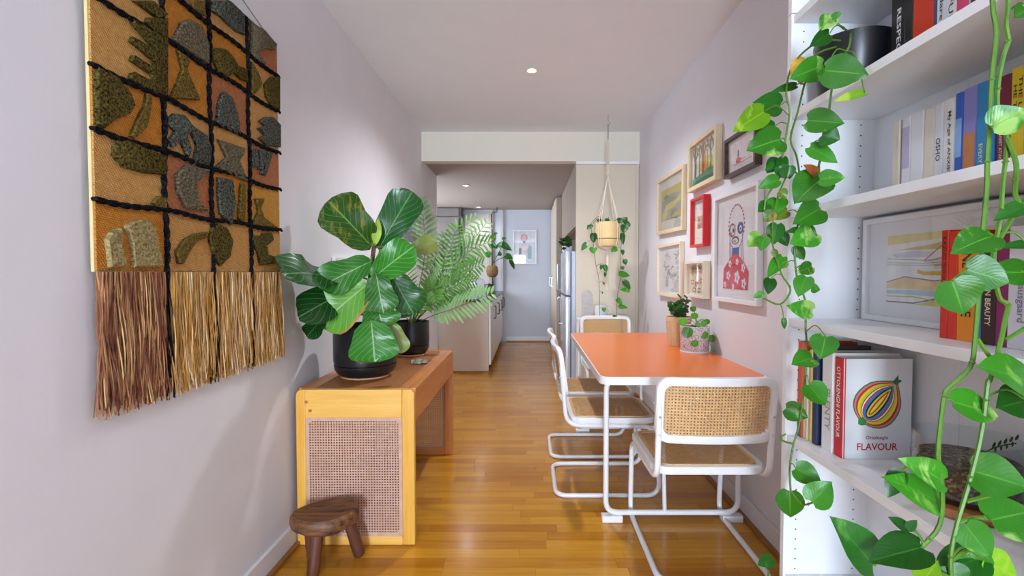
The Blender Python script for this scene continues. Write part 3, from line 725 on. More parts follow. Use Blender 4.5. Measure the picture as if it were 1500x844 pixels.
# ================================================================== TAPESTRY
TX = XL + .022
T1, T2 = crop(100, 0, 2.815), crop(100, 290, 2.7235)
def tw(c, cv, X=TX): p = PX(*cv(c), X); return (p.y, p.z)
tap = thing('tapestry', 'woven ochre wall hanging with dark motifs, black cords and a long fringe', 'tapestry', (TX, 1.6, .9))
tf = lambda y, z, d: V((TX + d, y, z))
YT0 = tw((88, 400), T1)[0]; YT1 = tw((862, 500), T1)[0]; ZT0 = 1.218; ZT1 = tw((855, 190), T1)[1] + .005
vs = [YT0] + [tw(p, T1)[0] for p in ((381, 500), (576, 500), (735, 500))] + [YT1]
hs = [ZT0, (tw((105, 5), T2)[1] + tw((838, 132), T2)[1])/2, (tw((90, 530), T1)[1]+tw((865, 785), T1)[1])/2, (tw((80, 255), T1)[1]+tw((865, 640), T1)[1])/2,
      (tw((390, 170), T1)[1]+tw((858, 460), T1)[1])/2, (tw((575, 110), T1)[1]+tw((858, 312), T1)[1])/2, ZT1]
build('backing', MB().box((TX-.008, YT0, ZT0), (TX, YT1, ZT1)), plain('#d8c08c', .95), tap, smooth=False)
WV = [woven('weave_tan', '#b07c40', '#dcab6c'), woven('weave_orange', '#a8682a', '#d8923e'), woven('weave_rust', '#9a5838', '#c4845c'), woven('weave_amber', '#b07830', '#e0a850')]
grid = [[1, 0, 0, 0], [0, 2, 1, 3], [1, 0, 0, 2], [0, 1, 2, 0], [0, 1, 1, 0], [0, 2, 0, 2]]
for j in range(6):
    for i in range(4):
        build('woven_panel', MB().box((TX, vs[i]+.003, hs[j]+.003), (TX+.004, vs[i+1]-.003, hs[j+1]-.003)), WV[grid[j][i]], tap, smooth=False)
CORD = tuft('black_cord', '#0c0c10', '#2a2a30', 200)
def cord(a, b, r=.0075):
    mb = MB(); a, b = V(a), V(b); L = (b-a).length; n = max(6, int(L/.012)); ax = (b-a).normalized(); s1 = V((1, 0, 0)); s2 = ax.cross(s1)
    for ph in (0, PI):
        mb.tube([a + ax*(L*i/n) + (s1*math.cos(i*1.05+ph) + s2*math.sin(i*1.05+ph))*r*.5 + s2*.004*math.sin(i*.23) for i in range(n+1)], r*.7, 5)
    build('cord', mb, CORD, tap)
for k in range(1, 4): cord((TX+.008, vs[k], ZT0-.005), (TX+.008, vs[k], ZT1-.002))
for z in hs[1:6]: cord((TX+.009, YT0-.006, z), (TX+.009, YT1+.002, z))
TD = tuft('tuft_dark_olive', '#17140a', '#6e6030', 100); TO = tuft('tuft_olive', '#42361a', '#806a34', 90); TG = tuft('tuft_grey_olive', '#443e32', '#7c725c', 90)
TB = tuft('tuft_blue_grey', '#17191a', '#6c7066', 100); TC = tuft('tuft_chunky_beige', '#75663f', '#b0a074', 60)
MOT = [
 (T1, TD, [(395,75),(395,400),(330,385),(235,325),(242,300),(330,345),(330,310),(240,250),(248,228),(338,285),(338,255),(238,170),(250,150),(345,210),(245,95),(250,75),(340,125),(305,90),(310,72)]),
 (T1, TD, [(250,2),(330,2),(395,62),(350,75)]), (T1, TG, [(415,165),(450,95),(490,80),(535,105),(565,180),(566,265),(540,250),(470,205)]),
 (T1, TO, [(435,205),(485,240),(470,285),(500,350),(527,415),(405,405),(435,340),(455,285)]), (T1, TO, [(495,2),(545,2),(545,65),(495,40)]),
 (T1, TB, [(577,2),(655,2),(700,45),(715,75),(715,145),(680,130),(640,95),(615,70),(577,45)]), (T1, TG, [(742,90),(800,125),(850,185),(835,205),(795,200),(768,215),(800,268),(742,235)]),
 (T1, TD, [(580,210),(605,197),(640,205),(672,245),(685,270),(725,285),(730,340),(700,328),(670,300),(640,320),(605,295),(585,250)]), (T1, TO, [(745,255),(770,300),(785,345),(770,375),(742,398)]),
 (T1, TD, [(860,315),(825,318),(797,350),(805,400),(830,440),(860,455)]), (T1, TD, [(95,268),(180,310),(240,385),(258,432),(235,470),(180,490),(130,530),(96,520)]),
 (T1, TO, [(308,385),(325,400),(318,460),(305,520),(285,545),(255,572),(240,562),(265,500),(295,440)]), (T1, TB, [(598,510),(605,430),(618,390),(635,378),(665,405),(688,480),(697,557),(640,535)]),
 (T1, TB, [(775,500),(805,482),(835,482),(865,515),(865,608),(805,600),(775,570),(800,558),(770,530),(800,520)]),
 (T1, TB, [(395,490),(420,468),(465,475),(500,520),(560,560),(577,610),(572,675),(500,680),(515,600),(490,540),(468,555),(490,620),(480,650),(445,575),(415,608),(400,580),(425,540),(400,520)]),
 (T1, TG, [(605,575),(715,610),(710,635),(690,662),(727,750),(590,690),(640,650)]), (T1, TB, [(740,610),(765,615),(770,690),(745,690)]), (T1, TB, [(778,618),(800,622),(795,700),(775,700)]), (T1, TB, [(808,625),(830,630),(800,725),(782,715)]),
 (T1, TD, [(175,582),(230,575),(300,610),(390,645),(390,722),(300,715),(210,690),(165,640)]), (T1, TG, [(430,720),(470,680),(570,700),(510,755),(525,844),(560,870),(470,858),(432,780)]),
 (T1, TB, [(605,730),(665,742),(675,844),(660,930),(612,880),(603,800)]), (T1, TO, [(700,755),(715,760),(712,920),(688,900)]), (T1, TO, [(330,838),(355,808),(385,815),(385,860),(345,852)]),
 (T2, TO, [(735,2),(768,2),(752,40),(768,80),(825,122),(720,108),(748,55)]),
 (T2, TC, [(135,165),(160,130),(192,120),(195,200),(215,275),(150,278),(142,210)]), (T2, TC, [(215,110),(250,90),(300,85),(330,120),(345,200),(362,275),(245,278),(235,180)]),
 (T2, TO, [(415,215),(450,165),(490,142),(540,135),(543,155),(495,172),(465,215),(440,265),(425,262)]), (T2, TD, [(548,160),(560,120),(585,103),(620,120),(645,170),(632,235),(595,272),(570,240)]),
 (T2, TD, [(722,150),(760,150),(765,140),(800,138),(808,165),(778,190),(785,228),(812,238),(812,262),(755,268),(745,215),(722,185)])]
for cv, m, pts in MOT:
    mb = MB(); q = [tw(p, cv) for p in pts]; k = len(q)
    # gently raised pile: outline at the weave, slightly inset crown
    cx = sum(p[0] for p in q)/k; cz = sum(p[1] for p in q)/k
    ins = [(p[0]+(cx-p[0])*.07, p[1]+(cz-p[1])*.07) for p in q]
    a = mb.addv([tf(*p, .003) for p in q]); b = mb.addv([tf(*p, .012) for p in q]); c = mb.addv([tf(*p, .016) for p in ins])
    for i in range(k):
        j = (i+1) % k; mb.face((a+i, a+j, b+j, b+i)); mb.face((b+i, b+j, c+j, c+i))
    mb.face([c+i for i in range(k)])
    build('tufted_motif', mb, m, tap)
# fringe: loose strands, darker pink on the near third, cream beyond
def strands(y0, y1, n, mats, name, zb):
    for mi, m in enumerate(mats):
        mb = MB()
        for i in range(n // len(mats)):
            yy = rf.uniform(y0, y1); L = zb(yy) - rf.uniform(-.02, .05); ph = rf.uniform(0, 6); a = rf.uniform(.002, .012); d0 = rf.uniform(-.006, .012)
            dr = rf.gauss(0, .012); pts = []
            for k in range(9):
                s = k/8; pts.append((TX + d0 + .004*math.sin(ph+s*7), yy + dr*s + a*math.sin(ph+s*5.5)*s, ZT0 - (ZT0-L)*s))
            mb.tube(pts, rf.uniform(.0013, .0024), 4, caps=False)
        o = build(name, mb, m, tap); o['kind'] = 'stuff'
rf = random.Random(9)
yarn = lambda c: plain(c, .95, var=.15, vscale=40, spec=.1)
zb = lambda y: .905
strands(YT0+.004, vs[1]-.01, 340, [yarn('#8a5a40'), yarn('#a06c50'), yarn('#b88a60'), yarn('#7a4a40'), yarn('#d0aa78')], 'fringe', zb)
strands(vs[1]+.012, YT1-.002, 620, [yarn('#c89a58'), yarn('#d8b078'), yarn('#b8843c'), yarn('#dcc096')], 'fringe', zb)
for k in range(1, 4): strands(vs[k]-.008, vs[k]+.008, 26, [yarn('#1c1a1e')], 'black_fringe', lambda y: .90)
pk = PX(391, 42, TX)
build('hanging_string', MB().tube([PX(404, 72, TX+.006), PX(385, 42, TX+.004), PX(350, -8, XL+.01)], .002, 5), yarn('#8a7a50'), tap)
build('hanging_rod', MB().tube([(TX-.005, YT0-.01, ZT1+.004), (TX-.005, YT1+.004, ZT1+.004)], .008, 8), STEMB, tap)

# ================================================================== CONSOLE, STOOL
bx0, bx1, by0, by1, bz = -1.032, -.508, 2.155, 3.275, .70
con = thing('console_table', 'honey pine console table with cane end panels beneath the potted plants', 'console', ((bx0+bx1)/2, (by0+by1)/2, 0))
def endpanel(yf, thick, mats, cmat):
    fn = lambda u, v, d: V((u, yf + thick - d, v))
    pv, ph = mats
    L, Rr, Tt, Bt = .042, .055, .125, .042
    r = .028
    # stiles (outer corners rounded at the top)
    def stile(x0, x1, left):
        poly = [(x0, .002), (x1, .002)]
        arc = [(r*(1-math.cos(a*PI/12)), r*(1-math.sin(a*PI/12))) for a in range(7)]
        if left: poly = [(x0, .002), (x1, .002), (x1, bz)] + [(x0+q[0], bz-q[1]) for q in reversed(arc)]
        else: poly = [(x0, .002), (x1, .002)] + [(x1-q[0], bz-q[1]) for q in arc] + [(x0, bz)]
        return MB().prism(poly, fn, 0, thick)
    build('stile', stile(bx0, bx0+L, True), pv, con, smooth=False, bevel=.005)
    build('stile', stile(bx1-Rr, bx1, False), pv, con, smooth=False, bevel=.005)
    build('top_rail', MB().prism([(bx0+L, bz-Tt), (bx1-Rr, bz-Tt), (bx1-Rr, bz), (bx0+L, bz)], fn, 0, thick), ph, con, smooth=False, bevel=.003)
    build('bottom_rail', MB().prism([(bx0+L, .002), (bx1-Rr, .002), (bx1-Rr, Bt), (bx0+L, Bt)], fn, 0, thick), ph, con, smooth=False, bevel=.003)
    x0, x1, z0, z1 = bx0+L, bx1-Rr, Bt, bz-Tt
    fn2 = lambda u, v, d: V((u, yf+.006-d, v))
    cp = build('cane_panel', (lambda m: (cane(m, x0+.012, z0+.012, x1-.012, z1-.012, .0118, fn2), m)[1])(MB()), cmat, con, smooth=False)
    n = 5
    build('cane_border', MB().ring(rrect(x0, z0, x1, z1, .004, n), rrect(x0+.016, z0+.016, x1-.016, z1-.016, .014, n), fn2, -.003, .0035), cmat, cp, smooth=False)
    return cp
endpanel(by0, .032, (PINE_V, PINE_H), CANE_D)
endpanel(by1-.032, .032, (CEDAR_V, wood('orange_brown_rail', '#a85c24', '#c8803a', 0, .36, coat=.15)), plain('#a8785a', .6, var=.1, vscale=40))
for x0, x1 in ((bx0, bx0+.03), (bx1-.03, bx1)):
    build('apron', MB().box((x0, by0+.032, bz-.15), (x1, by1-.032, bz-.0)), CEDAR, con, smooth=False, bevel=.004)
build('top_edge', MB().box((bx1-.075, by0+.032, bz-.022), (bx1-.03, by1-.032, bz)), CEDAR, con, smooth=False, bevel=.003)
build('top_edge', MB().box((bx0+.03, by0+.032, bz-.022), (bx0+.075, by1-.032, bz)), CEDAR, con, smooth=False, bevel=.003)
build('top_board', MB().box((bx0+.075, by0+.032, bz-.022), (bx1-.075, by1-.032, bz-.0042)), CEDAR, con, smooth=False)
mb = MB(); cane(mb, bx0+.077, by0+.034, bx1-.077, by1-.034, .0125, lambda u, v, d: V((u, v, bz-.004+d))); build('cane_top', mb, CANE_T, con, smooth=False)
build('added_back_board', MB().box((bx0+.001, by0+.033, .004), (bx0+.012, by1-.033, bz-.15)), CEDAR_V, con, smooth=False)  # unseen board, added to keep the inside dark behind the cane
for sx, sz in ((-.985, .645), (-.968, .606)):
    build('knot', MB().lathe([(0, .0012), (.006, .001), (.008, 0)], (0, 0, 0), 10) if False else MB().prism(circ(sx, sz, .0085, .007, 12), lambda u, v, d: V((u, by0-d, v)), -.001, .0006), plain('#b4641c', .5, var=.3, vscale=200), con, smooth=False)

sc = PY(476, 757, 2.02); stz = .232
st = thing('milking_stool', 'small dark carved wooden stool with stubby legs by the console', 'stool', (sc.x, 2.02, 0))
mb = MB(); n = 36
prof = [(0, stz-.008), (.07, stz-.009), (.108, stz-.004), (.122, stz-.002), (.131, stz-.012), (.134, stz-.035), (.130, stz-.055), (.112, stz-.068), (0, stz-.07)]
mb.lathe(prof, (sc.x, 2.02, 0), n, sx=1., sy=.86)
for v in mb.v:
    a = math.atan2(v.y-2.02, v.x-sc.x); v.x += .005*math.sin(3*a+1)*abs(v.x-sc.x)/.13; v.z += .004*math.sin(2*a) + (v.x-sc.x)*.05
build('seat', mb, STOOLW, st)
LEGW = wood('stool_leg_timber', '#3a1e16', '#7a4632', 2, .5, .8)
for ax, ay, bx, by in ((.0, -.075, -.012, -.095), (-.08, .03, -.075, .05), (.085, .035, .125, .055)):
    p0 = V((sc.x+ax, 2.02+ay, stz-.062)); p1 = V((sc.x+bx, 2.02+by, .004))
    build('leg', MB().tube([p0, p0.lerp(p1, .3), p0.lerp(p1, .7), p1-(p1-p0).normalized()*.006, p1], [.026, .024, .025, .024, .019], 10), LEGW, st)

# ================================================================== DINING TABLE AND CHAIRS
tx0, tx1, ty0, ty1, tz = .318, 1.074, 2.175, 3.80, .752
tb = thing('dining_table', 'dining table with an orange laminate top and white tubular legs', 'table', ((tx0+tx1)/2, (ty0+ty1)/2, 0))
fnz = lambda u, v, d: V((u, v, d))
out = rrect(tx0, ty0, tx1, ty1, .05, 7); inn = rrect(tx0+.006, ty0+.006, tx1-.006, ty1-.006, .044, 7)
build('table_top', MB().prism(inn, fnz, tz-.032, tz), ORANGE, tb, smooth=False)
build('edge_band', MB().ring(out, inn, fnz, tz-.036, tz-.0005), WSTEEL, tb, smooth=False)
build('underside', MB().prism(inn, fnz, tz-.0365, tz-.0325), WSTEEL, tb, smooth=False)
for yy in (2.375, 3.70):
    lx0, lx1 = .376, 1.022; zt = tz-.05
    loop = fillet([(lx0, yy, .042), (lx0, yy, zt), (lx1, yy, zt), (lx1, yy, .042)], .06, 7, closed=True)
    leg = build('leg_frame', MB().tube(loop, .0135, 10, closed=True), WSTEEL, tb)
    build('post', MB().tube([(.665, yy, .042), (.645, yy, zt)], .010, 8), WSTEEL, leg)
    for fx in (lx0+.03, lx1-.03): build('foot_plate', MB().box((fx-.05, yy-.022, .0), (fx+.05, yy+.022, .032)), WSTEEL, leg, smooth=False, bevel=.004)
for xx in (.42, .98): build('under_rail', MB().box((xx-.012, 2.36, tz-.064), (xx+.012, 3.71, tz-.037)), WSTEEL, tb, smooth=False)

def make_chair():
    t = thing('cantilever_chair', 'x', 'chair')
    w = .222; r = .0125
    for s in (-1, 1):
        path = fillet([(s*w, -.272, .71), (s*w, -.243, .395), (s*w, .235, .39), (s*w, .262, r), (s*w, -.30, r), (0, -.30, r)], .075, 8)
        build('tube_frame', MB().tube(path, r, 10), WSTEEL, t)
    # seat
    fs = lambda u, v, d: V((u, v, .448 + d - .012*(1-(u/.22)**2)*(1 if d < .012 else .35)))
    o_ = rrect(-.232, -.225, .232, .245, .07, 7); i_ = rrect(-.195, -.19, .195, .208, .045, 7)
    sf = build('seat', MB().ring(o_, i_, lambda u, v, d: V((u, v, .405+d)), 0, .032), WSTEEL, t, smooth=False, bevel=.006)
    mb = MB(); cane(mb, -.197, -.192, .197, .21, .0125, lambda u, v, d: V((u, v, .4372+d)), cw=.42, cd=.24); build('seat_cane', mb, CANE_C, sf, smooth=False)
    mb = MB(); mb.ring(rrect(-.206, -.201, .206, .219, .055, 7), rrect(-.19, -.185, .19, .203, .042, 7), lambda u, v, d: V((u, v, .4365+d)), 0, .004); build('cane_border', mb, CANE_C, sf, smooth=False)
    # backrest: rounded frame, gently curved and leaning
    def fb(u, v, d):
        lean = -.240 - (v-.54)*.14
        return V((u, lean - d - .028*(1-(u/.235)**2), v))
    z0, z1 = .548, .815
    o_ = rrect(-.236, z0, .236, z1, .055, 7); i_ = rrect(-.206, z0+.034, .206, z1-.034, .03, 7)
    def dens(poly):
        out = []
        for a, b in zip(poly, poly[1:]+poly[:1]):
            k = 8 if math.hypot(a[0]-b[0], a[1]-b[1]) > .1 else 1
            out += [(a[0]+(b[0]-a[0])*i/k, a[1]+(b[1]-a[1])*i/k) for i in range(k)]
        return out
    bf = build('backrest', MB().ring(dens(o_), dens(i_), fb, -.012, .014), WSTEEL, t, bevel=.005)
    mb = MB(); cane(mb, -.207, z0+.032, .207, z1-.032, .0125, fb, seg=8, cw=.38); build('back_cane', mb, CANE_C, bf, smooth=False)
    for s in (-1, 1):
        for z in (.585, .655):
            c = V((s*.222, -.243-(z-.54)*.16-.016, z))
            build('screw', MB().tube([c, c+V((0, -.006, 0))], .005, 8), STEEL, bf)
    return t
proto = make_chair()
CH = [((.730, 2.17, 0), 0, 'white tubular cane chair at the near end of the orange table'),
      ((.445, 2.845, 0), -PI/2, 'white cantilever cane chair on the table\'s long side, nearer the bookcase'),
      ((.445, 3.40, 0), -PI/2, 'white cantilever cane chair on the long side of the orange table, towards the kitchen'),
      ((.715, 4.33, 0), PI, 'white cantilever cane chair at the far end of the orange table under the hanging planter')]
chairs = []
for i, (loc, rz, lb) in enumerate(CH):
    o = proto if i == 0 else copy_tree(proto)
    chairs.append((o, loc, rz)); tag(o, lb, 'chair', 'cane chairs around the dining table')
for o, loc, rz in chairs: o.location = loc; o.rotation_euler = (0, 0, rz)

# plants on the dining table
c8 = crop(960, 420, 7.673)
px_, py_ = .955, 3.13; zt = tz+.001
t = thing('potted_succulent', 'bushy dark jade plant in a ribbed beige pot on the orange table', 'plant', (px_, py_, zt))
mb = MB(); n = 36
mb.lathe([(0, 0), (.062, 0), (.075, .155), (.079, .157), (.08, .185), (.072, .185), (.068, .165), (0, .165)], (px_, py_, zt), n)
for v in mb.v:
    if .003 < v.z-zt < .15: a = math.atan2(v.y-py_, v.x-px_); 
build('pot', mb, plain('#d8b48a', .6, var=.06, vscale=50), t)
for k in range(24):
    a = 2*PI*k/24; build('rib', MB().tube([(px_+.063*math.cos(a), py_+.063*math.sin(a), zt+.006), (px_+.0748*math.cos(a), py_+.0748*math.sin(a), zt+.15)], .003, 5), plain('#d8b48a', .6, var=.06, vscale=50), t)
mb = MB()
for k in range(12):
    a = R.uniform(0, 2*PI); hgt = R.uniform(.05, .17); rad = R.uniform(.02, .07)
    top = V((px_+rad*math.cos(a)-.01, py_+rad*math.sin(a), zt+.165+hgt)); bot = V((px_+.3*rad*math.cos(a), py_+.3*rad*math.sin(a), zt+.16))
    mb.tube([bot, (bot+top)/2+V((0, 0, .01)), top], .004, 5)
    for q in range(11):
        b2 = 2*PI*q/5+q; pz = bot.lerp(top, .4+.06*q)
        T = pz + V((math.cos(b2)*.032, math.sin(b2)*.022-.006, R.uniform(-.022, .02)))
        build('leaf', leaf_mb(pz, T, .027, V((math.cos(b2)*.3, -.8, .7)), 'oval', fold=-.1), LM['j' if q < 6 else 'd'], t)
build('stem', mb, STEMB, t)
px_, py_ = .975, 2.885
t = thing('potted_pilea', 'round-leaved plant in a patterned basket pot on the orange table', 'plant', (px_, py_, zt))
def pattern_mat():
    t_ = NT('patterned_pot'); w = t_.add('ShaderNodeTexVoronoi', i_Scale=70., feature='DISTANCE_TO_EDGE'); t_.l(t_.coord(), w.inputs['Vector'])
    n_ = t_.noise(t_.coord(), 60, 3)
    t_.l(t_.mix(t_.ramp(w.outputs[0], [(.03, (1, 1, 1, 1)), (.07, (0, 0, 0, 1))]), t_.ramp(n_, [(.35, '#cfc6cc'), (.62, '#e6dde0'), (.7, '#c89a90')]), '#85757f'), t_.b.inputs['Base Color']); t_.b.inputs['Roughness'].default_value = .6
    return t_.m
build('pot', MB().lathe([(0, 0), (.078, 0), (.08, .004), (.084, .15), (.082, .152), (.078, .15), (.076, .13), (0, .13)], (px_, py_, zt), 32), pattern_mat(), t)
build('foot_ring', MB().lathe([(.0785, .0), (.083, .0), (.083, .008), (.0795, .008)], (px_, py_, zt), 32), WHITE, t)
build('soil', MB().lathe([(0, .133), (.077, .132)], (px_, py_, zt), 20), SOIL, t)
stc = V((px_, py_, zt+.14)); mb = MB()
for cb, wpx, Y in (((360, 515), 118, 2.79), ((547, 543), 88, 2.80), ((632, 585), 82, 2.83), ((443, 640), 80, 2.79), ((308, 395), 92, 2.82), ((440, 330), 80, 2.86), ((580, 395), 62, 2.9), ((545, 415), 65, 2.85), ((478, 425), 55, 2.83), ((425, 250), 66, 2.93), ((650, 715), 45, 2.80)):
    C_ = PY(*c8(cb), Y); w = wpx/7.673*Y/F; N = (CAMP-C_).normalized() + V((R.uniform(-.3, .2), 0, R.uniform(.1, .6)))
    up = V((R.uniform(-.3, .3), 0, 1)); up = (up - N*up.dot(N)/N.length_squared).normalized()
    B = C_ + up*w*.5; T = C_ - up*w*.5
    if max(B.x, T.x) + w*.5 > XR-.002: sh = max(B.x, T.x)+w*.5-XR+.004; B.x -= sh; T.x -= sh
    build('leaf', leaf_mb(B, T, w*1.05, N, 'round', fold=.15, curl=.1), LM['p'], t)
    q = stc + V((R.uniform(-.02, .02), R.uniform(-.02, .02), 0)); mb.tube(smooth_path([q, (q+C_)/2+V((0, 0, .03)), C_-N.normalized()*.004], 4), .0018, 5)
build('stem', mb, STEMK, t)

# macrame planter
hy = 4.35; hx = PY(890, 345, hy).x
t = thing('macrame_planter', 'pale timber-coloured pot in a knotted macrame hanger with trailing vine', 'planter', (hx, hy, 1.37))
z0 = PY(890, 361, hy).z; z1 = PY(890, 326, hy).z; rp_ = .108
build('pot', MB().lathe([(0, z0), (rp_-.016, z0), (rp_-.006, z0+.02), (rp_, z0+.07), (rp_+.002, z1), (rp_-.008, z1), (rp_-.01, z1-.03), (0, z1-.03)], (hx, hy, 0), 32), plain('#dcbf88', .5, var=.04), t)
build('groove', MB().lathe([(rp_-.003, z0+.06), (rp_+.0012, z0+.062), (rp_+.0012, z0+.067), (rp_-.001, z0+.068)], (hx, hy, 0), 32), plain('#6a5434', .7), t)
build('soil', MB().lathe([(0, z1-.028), (rp_-.009, z1-.028)], (hx, hy, 0), 20), SOIL, t)
ROPE = plain('#ded2c0', .9, var=.08, vscale=80)
knot = V((hx, hy, PY(892, 258, hy).z)); top = V((hx, hy, ZC))
build('hook', MB().tube(fillet([top, (hx, hy, ZC-.05), (hx+.02, hy, ZC-.07), (hx, hy, ZC-.09)], .01), .003, 6), STEEL, t)
build('hanging_cord', MB().tube([top-V((0, 0, .08)), V((hx, hy, PY(892, 205, hy).z))], .0045, 6), plain('#8a8480', .8), t)
mb = MB(); za = PY(892, 205, hy).z
for ph in (0, 2.1, 4.2):
    mb.tube([(hx+.009*math.cos(ph+i*.7), hy+.009*math.sin(ph+i*.7), za+(knot.z-za)*i/24) for i in range(25)], .005, 5)
build('braided_cord', mb, ROPE, t)
for k in range(4):
    a = PI/4 + k*PI/2; e = V((hx+(rp_+.005)*math.cos(a), hy+(rp_+.005)*math.sin(a), z1-.02)); f = V((hx+(rp_-.008)*math.cos(a), hy+(rp_-.008)*math.sin(a), z0+.004))
    mb = MB()
    for s in (-1, 1):
        off = V((-math.sin(a), math.cos(a), 0))*.012*s
        mb.tube(smooth_path([knot, knot.lerp(e, .45)+off*.3, e+off, f+off, V((hx, hy, z0-.035))], 4), .0035, 5)
    build('cord', mb, ROPE, t)
build('tassel', MB().tube([(hx, hy, z0-.03), (hx+.002, hy, z0-.07), (hx-.002, hy, PY(890, 405, hy).z), (hx, hy, PY(890, 425, hy).z)], [.010, .014, .011, .012], 7), ROPE, t)
c9 = crop(800, 330, 4.964); q9 = lambda a, b: PY(*c9((a, b)), hy-.06)
vl = [((345, 60), (345, 130), 50, 'd'), ((295, 130), (255, 185), 40, 'd'), ((340, 160), (345, 208), 55, 'g'), ((405, 290), (395, 325), 24, 'd'), ((425, 290), (440, 345), 34, 'd'), ((430, 345), (428, 380), 20, 'd'), ((415, 415), (425, 435), 14, 'd'), ((408, 485), (412, 500), 12, 'd'), ((420, 602), (420, 632), 32, 'g'),
      ((575, 0), (560, 60), 55, 'd'), ((555, 60), (560, 145), 36, 'd'), ((515, 165), (470, 195), 40, 'g'), ((555, 180), (560, 220), 26, 'd'), ((570, 250), (580, 290), 36, 'd'), ((555, 300), (560, 325), 26, 'd'), ((530, 350), (612, 368), 42, 'g'), ((565, 405), (615, 465), 44, 'd'), ((605, 475), (535, 465), 36, 'g'), ((515, 535), (555, 580), 40, 'g'), ((530, 590), (595, 600), 34, 'g'), ((485, 660), (520, 662), 12, 'd'),
      ((320, 20), (300, 0), 40, 'd'), ((335, 0), (300, 30), 30, 'd'), ((590, 10), (600, -30), 40, 'd'), ((470, 10), (440, 15), 30, 'g'), ((400, -20), (370, -40), 40, 'd'), ((520, -30), (560, -45), 40, 'd'), ((560, -20), (590, -60), 50, 'd'), ((450, -25), (430, -50), 34, 'd')]
vine(t, [(c9, a, b, w, k, hy-.07) for a, b, w, k in vl],
     [[(hx-.03, hy, z1-.02), (hx-.09, hy-.03, z1+.03), q9(330, 20), q9(345, 150), q9(360, 280), q9(382, 390), q9(388, 520), q9(390, 660)],
      [(hx+.03, hy, z1-.02), (hx+.09, hy-.03, z1+.03), q9(560, 30), q9(540, 200), q9(540, 380), q9(520, 500), q9(512, 660)],
      [(hx-.03, hy, z1-.02), (hx-.08, hy-.02, z1+.05), q9(325, -10), q9(320, 30)], [(hx, hy, z1-.02), (hx, hy-.05, z1+.04), q9(450, -20)]], LM, 'heart', .0022, STEMK)
# small stand behind the far chair with a wire vase and a white cup
sy = 4.76
t = thing('plant_stand', 'slim white stand behind the far cane chair', 'stand', (.63, sy, 0))
build('top', MB().box((.46, sy-.07, .765), (.92, sy+.07, .785)), WSTEEL, t, smooth=False, bevel=.003)
for xx in (.475, .905):
    for yy in (sy-.058, sy+.058): build('leg', MB().tube([(xx, yy, 0), (xx, yy, .766)], .008, 6), WSTEEL, t)
wv = PY(860, 448, sy)
t = thing('wire_vase', 'white wire mesh vase standing behind the far chair', 'vase', (wv.x, sy, .786))
mb = MB(); prof = [(.045, .002), (.055, .06), (.05, .13), (.058, .18), (.045, .235), (.02, .26)]
for k in range(14):
    a = 2*PI*k/14; mb.tube(smooth_path([(wv.x+r*math.cos(a), sy+r*math.sin(a), .787+z) for r, z in prof], 3), .002, 4)
for r, z in prof + [(.053, .03), (.053, .1), (.056, .155), (.052, .21)]:
    mb.tube([(wv.x+r*math.cos(2*PI*k/16), sy+r*math.sin(2*PI*k/16), .787+z) for k in range(16)], .002, 4, closed=True)
build('mesh', mb, plain('#d8d8e0', .5), t)
wv = PY(880, 453, sy)
t = thing('cup_pot', 'small white cup pot with a handle behind the far chair', 'pot', (wv.x, sy, .786))
build('cup', MB().lathe([(0, 0), (.05, 0), (.062, .05), (.06, .115), (.054, .115), (.055, .03), (0, .03)], (wv.x, sy, .787), 22), WHITE, t)
build('handle', MB().tube([(wv.x+.058+.03*math.sin(k*PI/8), sy, .787+.03+.065*k/8) for k in range(9)], .005, 6), WHITE, t)

# ================================================================== FIG AND FERN
def planter_pot(t, x, y, z, r, h, coaster):
    build('coaster', MB().lathe([(0, 0), (coaster, 0), (coaster, .008), (0, .008)], (x, y, z), 32), plain('#c89068', .6, var=.06), t)
    z += .0085
    build('saucer', MB().lathe([(0, 0), (r*.72, 0), (r*.88, .012), (r*.97, .035), (r*.985, .055), (r*.93, .055), (r*.9, .03), (0, .02)], (x, y, z), 40), BLACKPOT, t)
    build('pot', MB().lathe([(0, .058), (r*.975, .058), (r, .08), (r*1.0, h), (r*.985, h+.004), (r*.95, h), (r*.94, h-.03), (0, h-.03)], (x, y, z), 40), BLACKPOT, t)
    build('soil', MB().lathe([(0, h-.026), (r*.945, h-.028)], (x, y, z), 24), SOIL, t)
    return z + h - .027
fx, fy = -.822, 2.46
fig = thing('fiddle_leaf_fig', 'fiddle leaf fig with broad leaves in a black pot on the console', 'plant', (fx, fy, bz))
zs = planter_pot(fig, fx, fy, bz, .153, .245, .118)
c3 = crop(400, 260, 2.814)
fst = [[V((fx, fy, zs)), PY(*c3((385, 560)), fy), PY(*c3((398, 430)), fy-.01), PY(*c3((408, 350)), fy-.01), PY(*c3((416, 285)), fy-.01)]]
FL = [((408, 285), (228, 95), 165, 'M', 2.44, 0), ((436, 292), (572, 55), 140, 'E', 2.50, .03), ((420, 282), (434, 170), 34, 'L', 2.44, 0),
      ((405, 345), (190, 450), 120, 'F', 2.36, -.05), ((240, 410), (62, 378), 150, 'E', 2.50, 0), ((335, 450), (118, 565), 120, 'E', 2.48, 0), ((205, 580), (140, 655), 60, 'E', 2.5, 0),
      ((388, 440), (190, 605), 170, 'Y', 2.30, -.06), ((410, 415), (574, 285), 130, 'F', 2.34, -.05), ((555, 310), (672, 262), 75, 'O', 2.56, .05),
      ((425, 400), (455, 560), 118, 'F', 2.30, -.03), ((488, 400), (580, 565), 140, 'E', 2.40, 0), ((425, 515), (455, 618), 140, 'F', 2.29, -.02), ((405, 590), (420, 762), 175, 'F', 2.24, -.02), ((490, 600), (538, 722), 66, 'O', 2.33, 0),
      ((440, 300), (505, 345), 60, 'E', 2.52, 0)]
FSTK = plain('#6a7a38', .5, var=.2)
